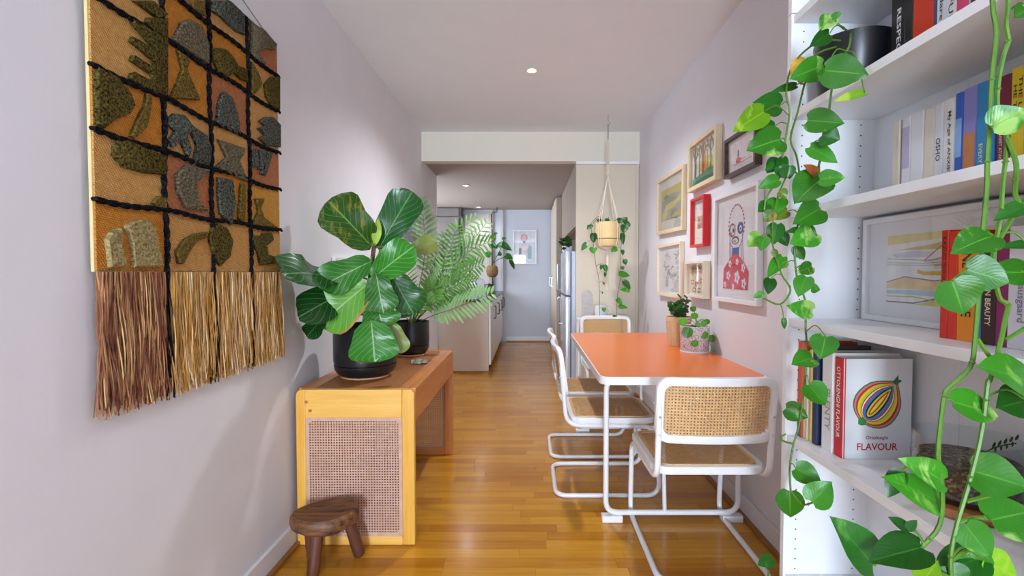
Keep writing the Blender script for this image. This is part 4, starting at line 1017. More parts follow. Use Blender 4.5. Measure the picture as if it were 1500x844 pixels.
for i, (b, t_, wpx, mk, Y, dY) in enumerate(FL):
    xb, yb = c3(b); xt, yt = c3(t_); lim = lambda x: .94*F/(CX-x)
    B = PY(xb, yb, min(Y, lim(xb))); T = PY(xt, yt, min(Y+dY, lim(xt)))
    N = (CAMP-B).normalized() + V((R.uniform(-.15, .15), 0, R.uniform(.1, .45)))
    build('leaf', leaf_mb(B, T, wpx/2.814*Y/F*1.16, N, 'fiddle' if mk != 'L' else 'oval', fold=R.uniform(.08, .2), curl=R.uniform(.04, .16), wave=.075), LM[mk], fig)
    q = seg_near(B, [smooth_path(fst[0], 4)])
    if (q-B).length > .01: build('leaf_stalk', MB().tube(smooth_path([q, (q+B)/2+V((0, 0, .02)), B], 4), .0045, 6), FSTK, fig)
build('stem', MB().tube(smooth_path(fst[0], 5), .011, 8), STEMB, fig)

ex, ey = -.745, 3.10
fern = thing('potted_fern', 'feathery pale green fern in a black pot on the console', 'plant', (ex, ey, bz))
zs = planter_pot(fern, ex, ey, bz, .112, .20, .09)
def frond(pts, L0, n, mk, w=.018, start=.3, N0=(0, -1, .5), prof='oval'):
    path = smooth_path(pts, 6); mb = MB(); m0 = mb.mat(STEMG); m1 = mb.mat(LM[mk])
    cum = [0]
    for a, b in zip(path, path[1:]): cum.append(cum[-1]+(b-a).length)
    def at(s):
        d = s*cum[-1]
        for i in range(len(path)-1):
            if cum[i+1] >= d: return path[i].lerp(path[i+1], (d-cum[i])/max(1e-9, cum[i+1]-cum[i])), (path[i+1]-path[i]).normalized()
        return path[-1], (path[-1]-path[-2]).normalized()
    N = V(N0).normalized()
    for k in range(n):
        s = start + (1-start)*(k+.5)/n; p, ax = at(s)
        side = ax.cross(N).normalized(); L = L0*(math.sin(PI*min(1, .12+.80*(k+.5)/n))**.7)*R.uniform(.85, 1.1)
        for sg in (-1, 1):
            d = (side*sg*.85 + ax*.55 + N*R.uniform(-.25, .1)).normalized()
            nb = len(mb.f); leaf_mb(p, p+d*L, w*R.uniform(.85, 1.1), N+V((R.uniform(-.2, .2), 0, .2)), prof, fold=.2, curl=.18, mb=mb)
            mb.mi[nb:] = [m1]*(len(mb.f)-nb)
    nb = len(mb.f); v0 = len(mb.v); mb.tube(path, [.0032*(1-.6*i/len(path)) for i in range(len(path))], 5, m=m0)
    for i in range(v0, len(mb.v)): mb.uv[i] = (.3, .5)
    build('frond', mb, None, fern)
r0 = V((ex, ey, zs))
def fp3(l): return [r0] + [PY(x, y, Y) for x, y, Y in l]
frond(fp3([(612, 430, 3.1), (622, 370, 3.08), (618, 290, 3.1)]), .10, 15, 'r', .026, .42)
frond(fp3([(635, 425, 3.05), (682, 372, 2.95), (724, 352, 2.85)]), .12, 18, 'R', .014)
frond(fp3([(640, 410, 3.2), (690, 355, 3.2), (714, 324, 3.2)]), .12, 18, 'r', .014)
frond(fp3([(640, 440, 3.0), (680, 402, 2.9), (708, 386, 2.82)]), .11, 18, 'R', .014)
frond(fp3([(635, 462, 3.0), (665, 452, 2.92), (722, 429, 2.85)]), .12, 17, 'r', .018)
frond(fp3([(628, 430, 3.15), (655, 380, 3.2), (668, 330, 3.25)]), .12, 17, 'R', .013)
frond(fp3([(622, 440, 3.0), (645, 405, 2.9), (652, 372, 2.85)]), .10, 15, 'r', .013)
frond(fp3([(632, 445, 2.95), (655, 420, 2.82), (690, 402, 2.75)]), .10, 15, 'R', .013)
frond(fp3([(600, 430, 3.2), (592, 390, 3.25), (585, 360, 3.3)]), .10, 15, 'R', .013)
frond(fp3([(625, 420, 3.25), (660, 350, 3.35), (700, 318, 3.4)]), .13, 17, 'R', .013)
frond(fp3([(618, 450, 2.95), (632, 425, 2.85), (640, 440, 2.72)]), .09, 16, 'R', .018)
frond(fp3([(632, 428, 3.1), (662, 398, 3.05), (694, 386, 3.0)]), .12, 17, 'r', .013)
frond(fp3([(640, 435, 3.15), (670, 418, 3.15), (698, 412, 3.1)]), .11, 17, 'R', .013)
frond(fp3([(622, 425, 3.2), (640, 370, 3.25), (648, 345, 3.28)]), .10, 15, 'R', .013)
mb = MB()
for k in range(16):
    a = R.uniform(0, 2*PI); l = R.uniform(.04, .10); mb.tube([r0, r0+V((math.cos(a)*l*.6, math.sin(a)*l*.6, l)), r0+V((math.cos(a)*l*1.1, math.sin(a)*l*1.1, l*1.1))], .002, 4)
build('dry_stalk', mb, plain('#8a7440', .8, var=.2), fern)
# piece of driftwood stone beside the pots
mb = MB(); pcn = V((-.63, 2.78, bz)); 
for cx, cy, r in ((0, 0, .022), (.035, .006, .018), (-.03, .004, .016), (.012, .02, .02)):
    k0 = len(mb.v); mb.lathe([(0, 0), (r, .002), (r*1.08, r*.5), (r*.7, r*1.1), (0, r*1.3)], pcn+V((cx, cy, .001)), 9)
    for v in mb.v[k0:]: v.x += R.uniform(-.003, .003); v.y += R.uniform(-.003, .003); v.z = max(bz+.0008, v.z+R.uniform(-.003, .003))
tag(build('coral_stone', mb, plain('#a09484', .9, var=.3, vscale=50, bump=.6), org=pcn), 'small rough grey coral stone on the console by the black pots', 'stone')

# ================================================================== BOOKCASE
SX, SB = .82, 1.080                    # shelf front, back panel face
SY1, SY0 = 1.548, .72                  # inner faces of the far and near side panels
bk = thing('bookcase', 'tall white bookcase against the dining wall full of books and trailing plants', 'bookcase', (.95, 1.13, 0))
for a, b in ((SY1, SY1+.022), (SY0-.022, SY0)):
    build('side_panel', MB().box((SX-.006, a, 0), (SB+.004, b, 2.018)), WHITE, bk, smooth=False, bevel=.0015)
    build('extension_side', MB().box((SX-.006, a, 2.021), (SB+.004, b, 2.45)), WHITE, bk, smooth=False, bevel=.0015)
for a, b in ((1.2245, SY1), (SY0, 1.2235)):
    build('back_panel', MB().box((SB, a, .02), (SB+.004, b, 2.45)), WHITE, bk, smooth=False)
SHZ = [.09, .25, .70, 1.072, 1.412, 1.716, 2.012, 2.45]
for z in SHZ:
    build('shelf', MB().box((SX, SY0+.0005, z-.024), (SB-.001, SY1-.0005, z)), WHITE, bk, smooth=False, bevel=.0015)
build('plinth', MB().box((SX+.01, SY0, 0), (SX+.026, SY1, .074)), WHITE, bk, smooth=False)
mb = MB()
for xx in (SX+.032, SB-.045):
    z = .14
    while z < 1.98:
        if min(abs(z-q+.012) for q in SHZ) > .02: mb.lathe([(0, 0), (.0026, 0)], (xx, 0, z), 8) if False else mb.flat(circ(xx, z, .0026, .0026, 8), lambda u, v, d: V((u, SY1-.0004-d, v)), 0)
        z += .032
build('peg_hole', mb, plain('#5a5a60', .9), bk, smooth=False)

def book(y0, y1, z, h, x0, depth, cover, label, texts=(), group=None, lean=0., pages=True, cover2=None):
    """book on a shelf, spine facing the room"""
    y0, y1 = min(y0, y1)+.0004, max(y0, y1)-.0004; x1 = min(x0+depth, SB-.002)
    t = thing('book', label, 'book', ((x0+x1)/2, (y0+y1)/2, z+.0006), group)
    cm = plain(cover, .5, var=.03, vscale=20)
    z += .0006
    mb = MB(); k = .0018 if y1-y0 > .008 else .001
    mb.box((x0+.003, y0, z), (x1, y0+k, z+h)); mb.box((x0+.003, y1-k, z), (x1, y1, z+h))
    mb.prism([(x0, y0+.002), (x0+.003, y0), (x0+.003, y1), (x0, y1-.002)], lambda u, v, d: V((u, v, d)), z, z+h)
    build('cover', mb, cm, t, smooth=False)
    build('pages', MB().box((x0+.0031, y0+k, z+.003), (x1-.003, y1-k, z+h-.003)), plain('#e4dcc8', .9, var=.05, vscale=100), t, smooth=False)
    if cover2:
        col, a, b = cover2; build('spine_band', MB().box((x0-.0003, y0+.002, z+h*a), (x0+.0005, y1-.002, z+h*b)), plain(col, .5, var=.1, vscale=30), t, smooth=False)
    for s, col, cz, lw, cy, lh in texts:
        m = MB(); m.smooth = False
        text_mb(m, s, (x0, y0+(y1-y0)*cy, z+h*cz), (0, 0, -1), (0, -1, 0), w=h*lw, h=(y1-y0)*lh, d=.0007)
        build('lettering', m, plain(col, .5), t)
    return t
def yx(x, X): return X*F/(x-CX)
# upper shelf
ga = 'books on the upper shelf'
XA = .95; za_ = SHZ[5]
e = [yx(x, XA) for x in (1297, 1317.5, 1328, 1357.5, 1362, 1376, 1390, 1410, 1425)]
book(e[1], e[0], za_, .213, XA, .125, '#15161a', 'thick black book with white capitals down the spine, beside the black pot', [('RESPECT', '#e4e4e4', .52, .62, .42, .3)], ga)
book(e[2], e[1], za_, .225, XA, .125, '#1a211e', 'narrow black-green book between the black book and the orange-red one', (), ga)
book(e[3], e[2], za_, .235, XA, .125, '#d63a14', 'thick orange-red book with small dark print', [('the story of', '#7a1c0a', .62, .42, .3, .1), ('how we came here', '#7a1c0a', .6, .5, .5, .1), ('and what we saw', '#7a1c0a', .58, .42, .7, .1)][:0], ga)
m = None
book(e[4], e[3], za_, .21, XA, .12, '#33507c', 'thin blue book against the thick orange-red book', (), ga)
book(e[5], e[4], za_, .215, XA, .12, '#dfe2ea', 'pale book with small dark handwriting on the upper shelf', [('dare to', '#4a5260', .42, .42, .45, .4)], ga)
book(e[6], e[5], za_, .22, XA, .12, '#e8e6ea', 'white book with grey capitals and a red top', [('FULL', '#5a5a62', .38, .34, .5, .5)], ga, cover2=('#a02838', .56, .8))
book(e[7], e[6], za_, .21, XA, .12, '#e4d4dc', 'white book with a pink striped ball on its spine', (), ga, cover2=('#d84a78', .34, .62))
book(e[8], e[7], za_, .2, XA, .12, '#2a2024', 'dark brown book at the end of the upper row', (), ga)
# paperbacks
gb = 'paperbacks on the middle shelf'
c10 = crop(1290, 80, 3.838); XB = .957; zb_ = SHZ[4]
BB = [(48, 88, .198, '#d9d0bc', 'thin cream paperback at the left end of the row', (), None),
      (100, 148, .196, '#e6e2ea', 'white paperback with a lilac panel on its spine', (), ('#c0b4d4', .35, .88)),
      (150, 220, .199, '#e9e8ee', 'white paperback with faint grey print beside the lilac one', [('letters', '#9a9aa6', .34, .3, .5, .3)][:0], None),
      (223, 279, .196, '#e2d8ca', 'plain cream paperback between two white ones', (), None),
      (281, 328, .198, '#e3e0ea', 'white paperback with short bold capitals', [('OSHO', '#2e3644', .46, .27, .5, .55)], None),
      (330, 392, .198, '#e8e4e2', 'white paperback with a handwritten title', [('My Age of ANXIETY', '#55525a', .46, .80, .45, .38)], None),
      (393, 437, .203, '#2f5fc4', 'bright blue paperback with pale print', (), ('#88b4e8', .3, .72)),
      (438, 511, .205, '#8d86c8', 'lilac paperback fading to an orange landscape', (), ('#c4804a', .05, .52)),
      (513, 612, .205, '#2c8cc8', 'sky-blue thick paperback with yellow-white capitals', [('EVERY', '#e8e4a0', .27, .2, .7, .22), ('HISTORY', '#b8d8e4', .34, .34, .3, .2)], None),
      (625, 698, .200, '#7a1c3c', 'maroon paperback with white print', [('MARGARET ATWOOD', '#e4c8d0', .3, .46, .62, .25)], None),
      (700, 785, .205, '#e2c21c', 'yellow paperback with black capitals', [('THE LAST', '#2a2414', .66, .5, .32, .24), ('HE TOLD', '#2a2414', .62, .44, .68, .24)], None),
      (787, 860, .20, '#3f5c34', 'dark green paperback next to the yellow one', (), None)]
for a, b, h, c, lb, tx, c2 in BB:
    book(yx(c10((b, 0))[0], XB), yx(c10((a, 0))[0], XB), zb_, h, XB, .12, c, lb, tx, gb, cover2=c2)
# hardbacks by the landscape print
gc = 'books beside the landscape print'
XCb = .91; zc_ = SHZ[3]; ee = [yx(x, XCb) for x in (1377, 1388.5, 1402, 1431, 1437.5, 1459, 1476, 1512)]
book(ee[1], ee[0], zc_, .236, XCb, .13, '#cf2c1c', 'red hardback with dark capitals down its spine', [('KAZUO ISHIGURO', '#3c1410', .68, .52, .5, .5)], gc)
book(ee[2], ee[1], zc_, .232, XCb, .13, '#d8311e', 'plain red hardback next to the lettered one', (), gc)
book(ee[3], ee[2], zc_, .196, XCb, .13, '#e88a1c', 'orange paperback with large black capitals', [('NE', '#2a2010', .86, .16, .5, .5), ('UE', '#2a2010', .34, .16, .5, .5)], gc)
book(ee[4], ee[3], zc_, .2, XCb, .13, '#3f78b0', 'very thin blue book between orange and brown ones', (), gc)
book(ee[5], ee[4], zc_, .198, XCb, .13, '#3a2320', 'dark brown paperback with cream capitals', [('ON BEAUTY', '#e8dcc4', .4, .42, .5, .4)], gc)
book(ee[6], ee[5], zc_, .225, XCb, .13, '#8c1f62', 'magenta book partly behind the pothos stems', (), gc)
book(ee[7], ee[6], zc_, .23, XCb, .13, '#dcd8e2', 'white hardback with pale lilac print', [('Knausgaard', '#8c8aa8', .42, .4, .45, .4)], gc)
# landscape print leaning behind them
art = [('p', '#f0ecec', [(0, 0), (1, 0), (1, 1), (0, 1)]), ('p', '#e8d890', [(0, .86), (.5, .9), (1, .86), (1, 1), (0, 1)]), ('p', '#d9c47c', [(.1, .78), (.45, .83), (.7, .9), (1, .93), (1, .8), (.6, .76)]), ('p', '#d4d0dc', [(.05, .72), (.3, .76), (.5, .73), (.45, .66), (.1, .67)]), ('p', '#e8ccd4', [(.45, .62), (1, .76), (1, .48), (.5, .5)]),
       ('l', '#c84a5c', .008, [(.4, .62), (.6, .86), (1, .95)]), ('l', '#b8707c', .006, [(.4, .60), (.7, .7), (1, .74)]), ('l', '#c83c48', .012, [(.5, .55), (.62, .57), (.9, .56)]), ('l', '#9a9aa8', .005, [(0, .66), (.4, .62), (1, .66)]), ('l', '#9ab08c', .005, [(0, .6), (.4, .58), (1, .62)]), ('l', '#9ab08c', .005, [(0, .57), (.4, .55), (1, .59)]), ('l', '#e0b83c', .03, [(.33, .47), (.4, .44), (1, .45)]), ('l', '#b8964c', .012, [(.6, .46), (1, .47)]),
       ('p', '#ecca94', [(0, .3), (.2, .38), (.5, .33), (.8, .39), (1, .36), (1, .2), (0, .22)]), ('l', '#8a7c84', .008, [(0, .31), (.2, .39), (.5, .34), (.8, .4), (1, .37)]), ('p', '#b8ccd8', [(0, .19), (.4, .21), (1, .17), (1, .12), (0, .14)]), ('p', '#d8d07c', [(.3, .0), (.6, .12), (.8, .08), (1, .0)]), ('l', '#7a7078', .01, [(.0, .02), (.3, .02), (.6, .13), (.85, .05), (1, .01)]), ('l', '#c8c040', .008, [(0, .1), (.3, .11), (.5, .07)])]
picture('landscape_print', 'white framed pastel landscape print standing on the bookcase shelf', (1.056, 1.528, zc_+.001), (0, -1, 0), .52, .305, .02, .016, WFR, (.075, .04), art, (-1, 0, -.0), cat='picture')
# cookbooks on the low shelf
gd = 'cookbooks on the low shelf'
zd = SHZ[2]
t = thing('cookbook', 'white cookbook facing out with a striped onion on the cover and a red spine', 'book', (.96, 1.37, zd+.0006), gd)
z = zd+.0006; x0, x1, y0, y1, h = .866, 1.056, 1.346, 1.386, .278
build('cover', MB().box((x0+.002, y0, z), (x1, y0+.003, z+h)).box((x0+.002, y1-.003, z), (x1, y1, z+h)), plain('#eeeef2', .45, var=.01), t, smooth=False)
build('spine', MB().prism([(x0, y0+.004), (x0+.004, y0-.0002), (x0+.007, y0-.0002), (x0+.007, y1), (x0+.003, y1), (x0, y1-.004)], lambda u, v, d: V((u, v, d)), z, z+h), plain('#d11f2c', .45, var=.01), t, smooth=False)
build('pages', MB().box((x0+.008, y0+.003, z+.004), (x1-.004, y1-.003, z+h-.004)), plain('#e9e4d8', .9), t, smooth=False)
m = MB(); text_mb(m, 'OTTOLENGHI FLAVOUR', (x0, (y0+y1)/2, z+h*.55), (0, 0, -1), (0, -1, 0), w=h*.72, h=.016, d=.0007); build('lettering', m, plain('#f4f2f2', .5), t, smooth=False)
m = MB(); text_mb(m, 'Ottolenghi', ((x0+x1)/2+.0, y0, z+.058), (1, 0, 0), (0, 0, 1), w=.062, h=.0125, d=.0007); build('lettering', m, plain('#8a4a58', .5), t, smooth=False)
m = MB(); text_mb(m, 'FLAVOUR', ((x0+x1)/2+.002, y0, z+.034), (1, 0, 0), (0, 0, 1), w=.112, h=.020, d=.0007); build('lettering', m, plain('#c02038', .5), t, smooth=False)
m = MB(); m.smooth = False
cC = crop(1080, 480, 2.319)
def cov(c): p = PY(*cC(c), y0); return (p.x, p.z)
rt, tp = V(cov((424, 318)) + (0,)), V(cov((542, 180)) + (0,))
axx = (tp-rt); Lx = axx.length; axx.normalize(); sdx = V((-axx.y, axx.x, 0))
def drop(s0, s1, w, sh=0., n=26):
    pts = []
    for k in range(n):
        a = 2*PI*k/n; s = .5-.5*math.cos(a); pr_ = math.sin(a)*(1-.35*s) * (1 if s < .75 else 1-.45*(s-.75)/.25)
        q = rt + axx*Lx*(s0+(s1-s0)*s) + sdx*(w*pr_+sh); pts.append((q.x, q.y))
    return pts
fcov = lambda u, v, d: V((u, y0-d, v))
LAY = [('#3c8a44', -.02, .98, .078), ('#e07a8c', .0, .955, .073), ('#c42c34', .015, .94, .0665), ('#e8d62c', .03, .925, .059), ('#d8c81c', .05, .91, .052), ('#1f2430', .06, .90, .0435), ('#f2e9e4', .065, .895, .041), ('#d8303c', .07, .885, .036), ('#2c88cc', .085, .87, .030), ('#18233c', .11, .84, .022), ('#e8d62c', .13, .81, .016), ('#c42c34', .17, .76, .010), ('#f0e040', .2, .7, .005)]
for i, (c, s0, s1, w) in enumerate(LAY): m.flat(drop(s0, s1, w, -.002), fcov, .0006+.00006*i, m.mat(plain(c, .5, var=.02)))
m.flat([(q.x, q.y) for q in [rt+axx*Lx*s+sdx*w for s, w in ((-.08, -.004), (-.02, -.013), (.06, -.008), (.07, .008), (-.02, .013), (-.09, .004))]], fcov, .0018, m.mat(plain('#3c8a44', .5, var=.02)))
m.flat([(q.x, q.y) for q in [rt+axx*Lx*s+sdx*w for s, w in ((.92, -.006), (1.06, -.011), (1.03, 0), (1.10, .008), (.92, .007))]], fcov, .0018, m.mat(plain('#2e7a58', .5, var=.02)))
build('onion_emblem', m, None, t)
def cook(y0, y1, h, x0, wid, col, label, texts=(), c2=None): return book(y0, y1, zd, h, x0, wid, col, label, texts, gd, cover2=c2)
cook(1.387, 1.437, .287, .862, .19, '#e8e6e8', 'white cookbook with a thin grey title behind the onion one', [('PLENTY', '#a2a0a4', .42, .42, .42, .5)])
cook(1.438, 1.452, .30, .87, .135, '#2c2422', 'tall dark brown cookbook rising above the white ones')
cook(1.453, 1.478, .285, .858, .17, '#1f2f5c', 'navy blue cookbook beside the thin pale ones', [('PLATES', '#c8ccd8', .2, .2, .5, .3)][:0])
cook(1.479, 1.494, .282, .856, .17, '#d8b860', 'thin mustard yellow cookbook between navy and white')
cook(1.495, 1.507, .275, .854, .17, '#d8d2cc', 'thin white cookbook between mustard and tan')
cook(1.508, 1.519, .26, .852, .17, '#d8a878', 'thin tan cookbook next to the multicoloured one')
cook(1.520, 1.546, .30, .85, .17, '#d0502c', 'orange-red cookbook with a colourful photo spine against the side panel', (), ('#7a4438', .0, .35))

# terrarium bowl
tx_, ty_ = .966, 1.075
tag(build('cork_tray', MB().lathe([(0, 0), (.102, 0), (.108, .006), (.108, .016), (.104, .02), (0, .02)], (tx_, ty_, zd+.0006), 40), plain('#a8683c', .7, var=.15, vscale=50), org=(tx_, ty_, zd)), 'round terracotta-brown tray under the glass bowl on the low shelf', 'tray')
zt_ = zd+.0212
t = thing('terrarium_bowl', 'glass bowl of dark gravel with a small sprig on the low shelf', 'terrarium', (tx_, ty_, zt_))
build('bowl', MB().lathe([(0, 0), (.08, 0), (.093, .012), (.098, .06), (.096, .135), (.093, .135), (.094, .06), (.088, .014), (0, .006)], (tx_, ty_, zt_), 40), glass_mat('bowl_glass', (.95, .97, .97, 1)), t)
def gravel():
    t_ = NT('dark_gravel'); v = t_.add('ShaderNodeTexVoronoi', i_Scale=170.); t_.l(t_.coord(), v.inputs['Vector'])
    t_.l(t_.ramp(v.outputs['Color'], [(.1, '#1c1512'), (.5, '#3c2c24'), (.9, '#8a7464')]), t_.b.inputs['Base Color']); t_.b.inputs['Roughness'].default_value = .8; t_.bump(v.outputs[0], .8, .004); return t_.m
build('gravel', MB().lathe([(0, .007), (.086, .015), (.0925, .055), (.0925, .085), (.05, .092), (0, .088)], (tx_, ty_, zt_), 32), gravel(), t)
mb = MB(); b0 = V((tx_+.01, ty_-.02, zt_+.085)); mb.tube(smooth_path([b0, b0+V((.0, -.02, .03)), b0+V((.02, -.03, .045)), b0+V((.05, -.03, .05))], 4), .0015, 5); build('stem', mb, STEMK, t)
for k in range(9):
    p_ = b0+V((.006*k, -.03, .04+.002*k)); build('leaf', leaf_mb(p_, p_+V((.004, -.003*(-1)**k, .014*(-1)**k)), .006, (0, -1, .3), 'oval'), LM['j'], t)

# ================================================================== TRAILING POTHOS
A, Bc, Cc = crop(1050, 0, 3.244), crop(1050, 240, 3.244), crop(1080, 480, 2.319)
ptx, pty = .933, 1.435; pz = SHZ[5]+.0006
t = thing('trailing_pothos', 'pothos in a black pot on the upper shelf trailing down the bookcase side', 'plant', (ptx, pty, pz))
build('pot', MB().lathe([(0, 0), (.080, 0), (.086, .01), (.10, .15), (.101, .16), (.096, .16), (.093, .13), (0, .13)], (ptx, pty, pz), 36), BLACKPOT, t)
build('soil', MB().lathe([(0, .134), (.093, .133)], (ptx, pty, pz), 20), SOIL, t)
Y0 = 1.39
L1 = [(A, (548, 82), (488, 144), 66, 'v'), (A, (548, 84), (598, 56), 26, 'g'), (A, (535, 160), (446, 216), 62, 'd'), (A, (424, 285), (350, 358), 66, 'y'), (A, (398, 350), (400, 405), 30, 'y'), (A, (505, 312), (350, 372), 96, 'v'), (A, (515, 335), (722, 354), 126, 'g'),
      (A, (702, 440), (560, 476), 40, 'l'), (A, (432, 572), (608, 584), 96, 'g'), (A, (502, 640), (586, 662), 84, 'd'), (A, (443, 698), (576, 772), 66, 'g'), (A, (376, 406), (260, 434), 32, 'd'), (A, (305, 500), (178, 486), 90, 'd'), (A, (226, 530), (82, 622), 96, 'l'), (A, (278, 598), (214, 612), 60, 'd'),
      (A, (306, 660), (148, 710), 122, 'v'), (A, (297, 760), (238, 820), 62, 'd'), (A, (312, 750), (312, 846), 42, 'd'), (A, (345, 793), (345, 852), 42, 'd'), (A, (482, 832), (416, 782), 44, 'b'),
      (Bc, (490, 72), (612, 62), 68, 'g'), (Bc, (498, 70), (368, 184), 146, 'g'), (Bc, (492, 212), (370, 282), 108, 'g'), (Bc, (292, 75), (198, 114), 56, 'g'), (Bc, (242, 190), (196, 230), 48, 'd'), (Bc, (292, 165), (276, 240), 72, 'g'), (Bc, (266, 230), (220, 277), 50, 'o'), (Bc, (336, 225), (268, 264), 44, 'o'),
      (Bc, (285, 288), (266, 388), 64, 'd'), (Bc, (300, 333), (338, 392), 48, 'd'), (Bc, (210, 345), (147, 392), 68, 'l'), (Bc, (228, 350), (208, 412), 50, 'g'), (Bc, (472, 328), (350, 378), 94, 'v'), (Bc, (402, 298), (478, 342), 50, 'd'), (Bc, (396, 315), (333, 322), 30, 'd'), (Bc, (374, 393), (416, 458), 44, 'd'), (Bc, (452, 488), (380, 517), 54, 'v'),
      (Bc, (312, 443), (240, 542), 52, 'g'), (Bc, (256, 546), (244, 620), 48, 'd'), (Bc, (220, 613), (174, 636), 28, 'v'), (Bc, (424, 538), (386, 630), 70, 'g'), (Bc, (450, 595), (492, 598), 42, 'g'), (Bc, (452, 700), (333, 674), 72, 'v'), (Bc, (334, 470), (300, 499), 24, 'o'), (Bc, (318, 736), (322, 788), 20, 'd'), (Bc, (300, 130), (335, 160), 40, 'o'), (Bc, (285, 5), (230, 30), 40, 'd'),
      (Bc, (345, 10), (335, 70), 46, 'd'), (Bc, (300, 10), (320, 70), 50, 'd'), (Bc, (270, 410), (285, 450), 26, 'o'), (Cc, (300, 30), (283, 107), 70, 'v'), (Cc, (256, 104), (186, 122), 60, 'v'), (Cc, (244, 194), (300, 266), 68, 'g'), (Cc, (165, 274), (242, 306), 54, 'g'), (Cc, (198, 478), (287, 526), 62, 'g'), (Cc, (254, 592), (320, 523), 74, 'g'), (Cc, (178, 556), (180, 650), 70, 'g')]
q1 = lambda cv, a, b, Y=Y0: PY(*cv((a, b)), Y)
pot_top = V((ptx-.04, pty-.05, pz+.14))
S1 = [[pot_top, q1(A, 520, 190, 1.36), q1(A, 440, 225, 1.36), q1(A, 360, 310), q1(A, 330, 430), q1(A, 345, 530), q1(A, 330, 640), q1(A, 310, 750), q1(Bc, 300, 60), q1(Bc, 240, 150), q1(Bc, 225, 220)],
      [pot_top+V((.01, .01, 0)), q1(A, 470, 260, 1.37), q1(A, 420, 390), q1(A, 385, 530), q1(A, 350, 660), q1(A, 378, 740), q1(A, 390, 830), q1(Bc, 350, 30), q1(Bc, 300, 130), q1(Bc, 270, 240), q1(Bc, 265, 370), q1(Bc, 280, 440), q1(Bc, 310, 530), q1(Bc, 350, 600), q1(Bc, 300, 668), q1(Bc, 225, 640)],
      [pot_top+V((.03, 0, 0)), q1(A, 640, 155, 1.37), q1(A, 630, 220, 1.36), q1(A, 570, 320, 1.36), q1(A, 545, 430, 1.36), q1(A, 530, 560), q1(A, 515, 680), q1(A, 480, 800), q1(Bc, 440, 160), q1(Bc, 385, 290), q1(Bc, 370, 420), q1(Bc, 385, 560), q1(Bc, 420, 650), q1(Bc, 422, 780), q1(Cc, 235, 60), q1(Cc, 228, 200), q1(Cc, 210, 330), q1(Cc, 190, 400), q1(Cc, 178, 480), q1(Cc, 182, 560)],
      [pot_top+V((.03, 0, 0)), q1(A, 625, 150, 1.37), q1(A, 580, 118, 1.37), q1(A, 548, 90, 1.37)],
      [q1(Cc, 190, 395), q1(Cc, 155, 385), q1(Cc, 150, 370), q1(Cc, 165, 362)], [q1(Cc, 182, 555), q1(Cc, 220, 600), q1(Cc, 258, 594)]]
vine(t, [(cv, a, b, w, k, Y0) for cv, a, b, w, k in L1], S1, LM, 'heart', .0027, STEMG, xmax=.79, wmul=1.28)
# short vine at the foot of the bookcase
fv = thing('floor_vine', 'single dark pothos leaf on a short runner at the foot of the bookcase', 'plant', (.80, 1.62, .001))
b_ = PY(1131, 800, 1.62)
pth = [V((.80, 1.60, .004)), V((.79, 1.62, .03)), V((.80, 1.63, .12)), V((.805, 1.62, .22))]
build('stem', MB().tube(smooth_path(pth, 5), .003, 6), STEMG, fv)
B = PY(1131, 819, 1.62); T = PY(1110, 828, 1.61)
build('leaf', leaf_mb(B, T, .045, (CAMP-B).normalized()+V((0, 0, .4)), 'heart'), LM['d'], fv)

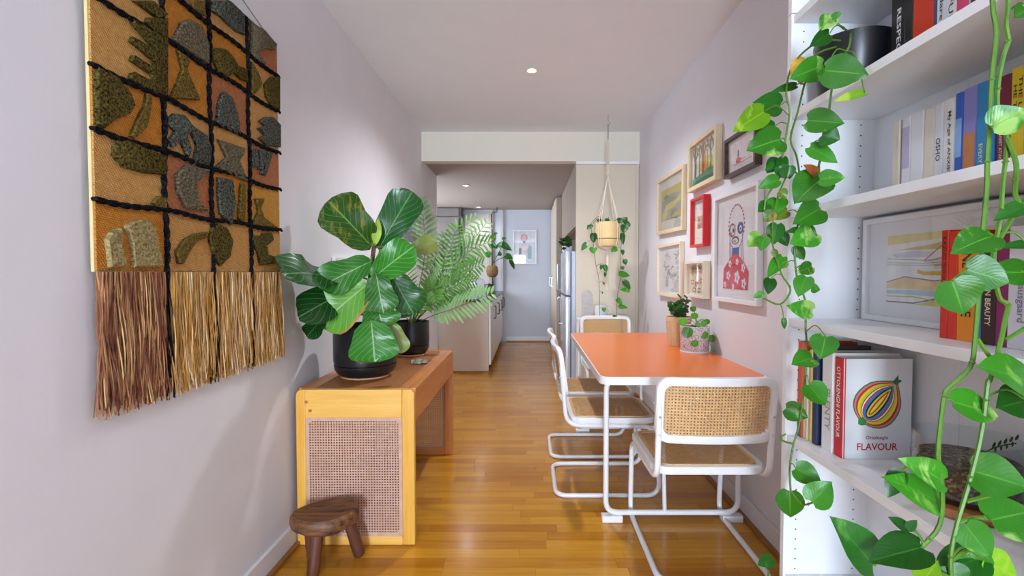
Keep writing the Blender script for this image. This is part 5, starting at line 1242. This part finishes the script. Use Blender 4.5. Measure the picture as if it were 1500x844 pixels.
# second plant: pot on the bookcase top, stems hanging past the shelf fronts
D, E, G, H4 = crop(1360, 300, 3.014), crop(1200, 560, 2.973), crop(1370, 0, 2.485), crop(1250, 280, 3.014)
t = thing('hanging_pothos', 'large pothos hanging in front of the bookcase from a pot above it', 'plant', (.93, .86, 2.0126))
pz2 = 2.0126
build('pot', MB().lathe([(0, 0), (.08, 0), (.086, .01), (.10, .15), (.101, .16), (.096, .16), (.093, .13), (0, .13)], (.935, .86, pz2), 32), plain('#c8c2ba', .5), t)
build('soil', MB().lathe([(0, .134), (.093, .133)], (.935, .86, pz2), 20), SOIL, t)
Y1 = .795
L2 = [(D, (285, 135), (106, 205), 128, 'g'), (D, (105, 335), (158, 487), 156, 'g'), (D, (165, 285), (362, 345), 138, 'g'), (D, (425, 300), (253, 293), 100, 'g'), (D, (470, 790), (229, 705), 185, 'g'), (E, (585, 85), (792, 148), 122, 'v'), (E, (900, 80), (775, 112), 140, 'd'),
      (E, (548, 432), (370, 335), 106, 'v'), (E, (532, 525), (298, 410), 130, 'g'), (E, (352, 388), (298, 505), 66, 'd'), (E, (388, 642), (302, 588), 48, 'd'), (E, (385, 640), (426, 600), 34, 'd'), (E, (238, 800), (60, 587), 146, 'd'), (E, (446, 720), (214, 778), 140, 'd'), (E, (450, 870), (517, 778), 86, 'l'), (E, (635, 620), (750, 768), 116, 'g'),
      (E, (700, 760), (495, 860), 140, 'd'), (E, (720, 770), (868, 858), 120, 'l'), (E, (666, 385), (925, 462), 168, 'g'), (E, (748, 600), (935, 560), 180, 'v'), (G, (208, 462), (335, 395), 100, 'v'), (G, (340, 30), (288, 62), 60, 'g'), (H4, (770, 60), (620, 128), 70, 'd'), (H4, (770, 235), (650, 245), 36, 'd'), (E, (560, 800), (620, 900), 110, 'd'), (E, (660, 740), (700, 860), 110, 'g')]
q2 = lambda cv, a, b, Y=Y1: PY(*cv((a, b)), Y)
pt2 = V((.90, .83, pz2+.14)); ov = V((.80, .80, 2.17))
S2 = [[pt2, ov, V((.775, Y1, 2.05)), q2(G, 206, -330), q2(G, 208, 0), q2(G, 222, 120), q2(G, 205, 290), q2(G, 198, 460), q2(G, 190, 560), q2(G, 187, 690), q2(D, 240, 120), q2(D, 225, 330), q2(D, 205, 600), q2(D, 182, 720), q2(D, 85, 812), q2(E, 545, 60), q2(E, 530, 170), q2(E, 517, 320), q2(E, 535, 450), q2(E, 525, 620), q2(E, 440, 725)],
      [pt2+V((.01, .01, 0)), ov+V((0, .02, .01)), V((.79, Y1-.01, 2.05)), q2(G, 262, -330), q2(G, 265, 0), q2(G, 258, 90), q2(G, 266, 150), q2(G, 250, 200), q2(G, 230, 300), q2(G, 228, 400), q2(G, 260, 500), q2(G, 245, 680), q2(D, 318, 60), q2(D, 290, 220), q2(D, 310, 400), q2(D, 350, 440), q2(D, 340, 500), q2(D, 310, 640), q2(D, 270, 780), q2(E, 735, 0), q2(E, 715, 170), q2(E, 690, 300), q2(E, 650, 450), q2(E, 600, 620), q2(E, 573, 760), q2(E, 580, 900)],
      [q2(G, 262, 505, Y1-.005), q2(G, 295, 600, Y1-.01), q2(G, 290, 700), q2(G, 305, 740), q2(D, 385, 30), q2(D, 300, 180), q2(D, 280, 240)],
      [q2(D, 215, 590), q2(D, 270, 670), q2(D, 300, 690)], [q2(D, 425, 545), q2(D, 340, 598)], [q2(E, 640, 520), q2(E, 750, 492)], [q2(E, 605, 610), q2(E, 680, 590), q2(E, 748, 598)]]
vine(t, [(cv, a, b, w, k, Y1) for cv, a, b, w, k in L2], S2, LM, 'heart', .0035, STEMG, jit=.02, xmax=.80, wmul=1.22)
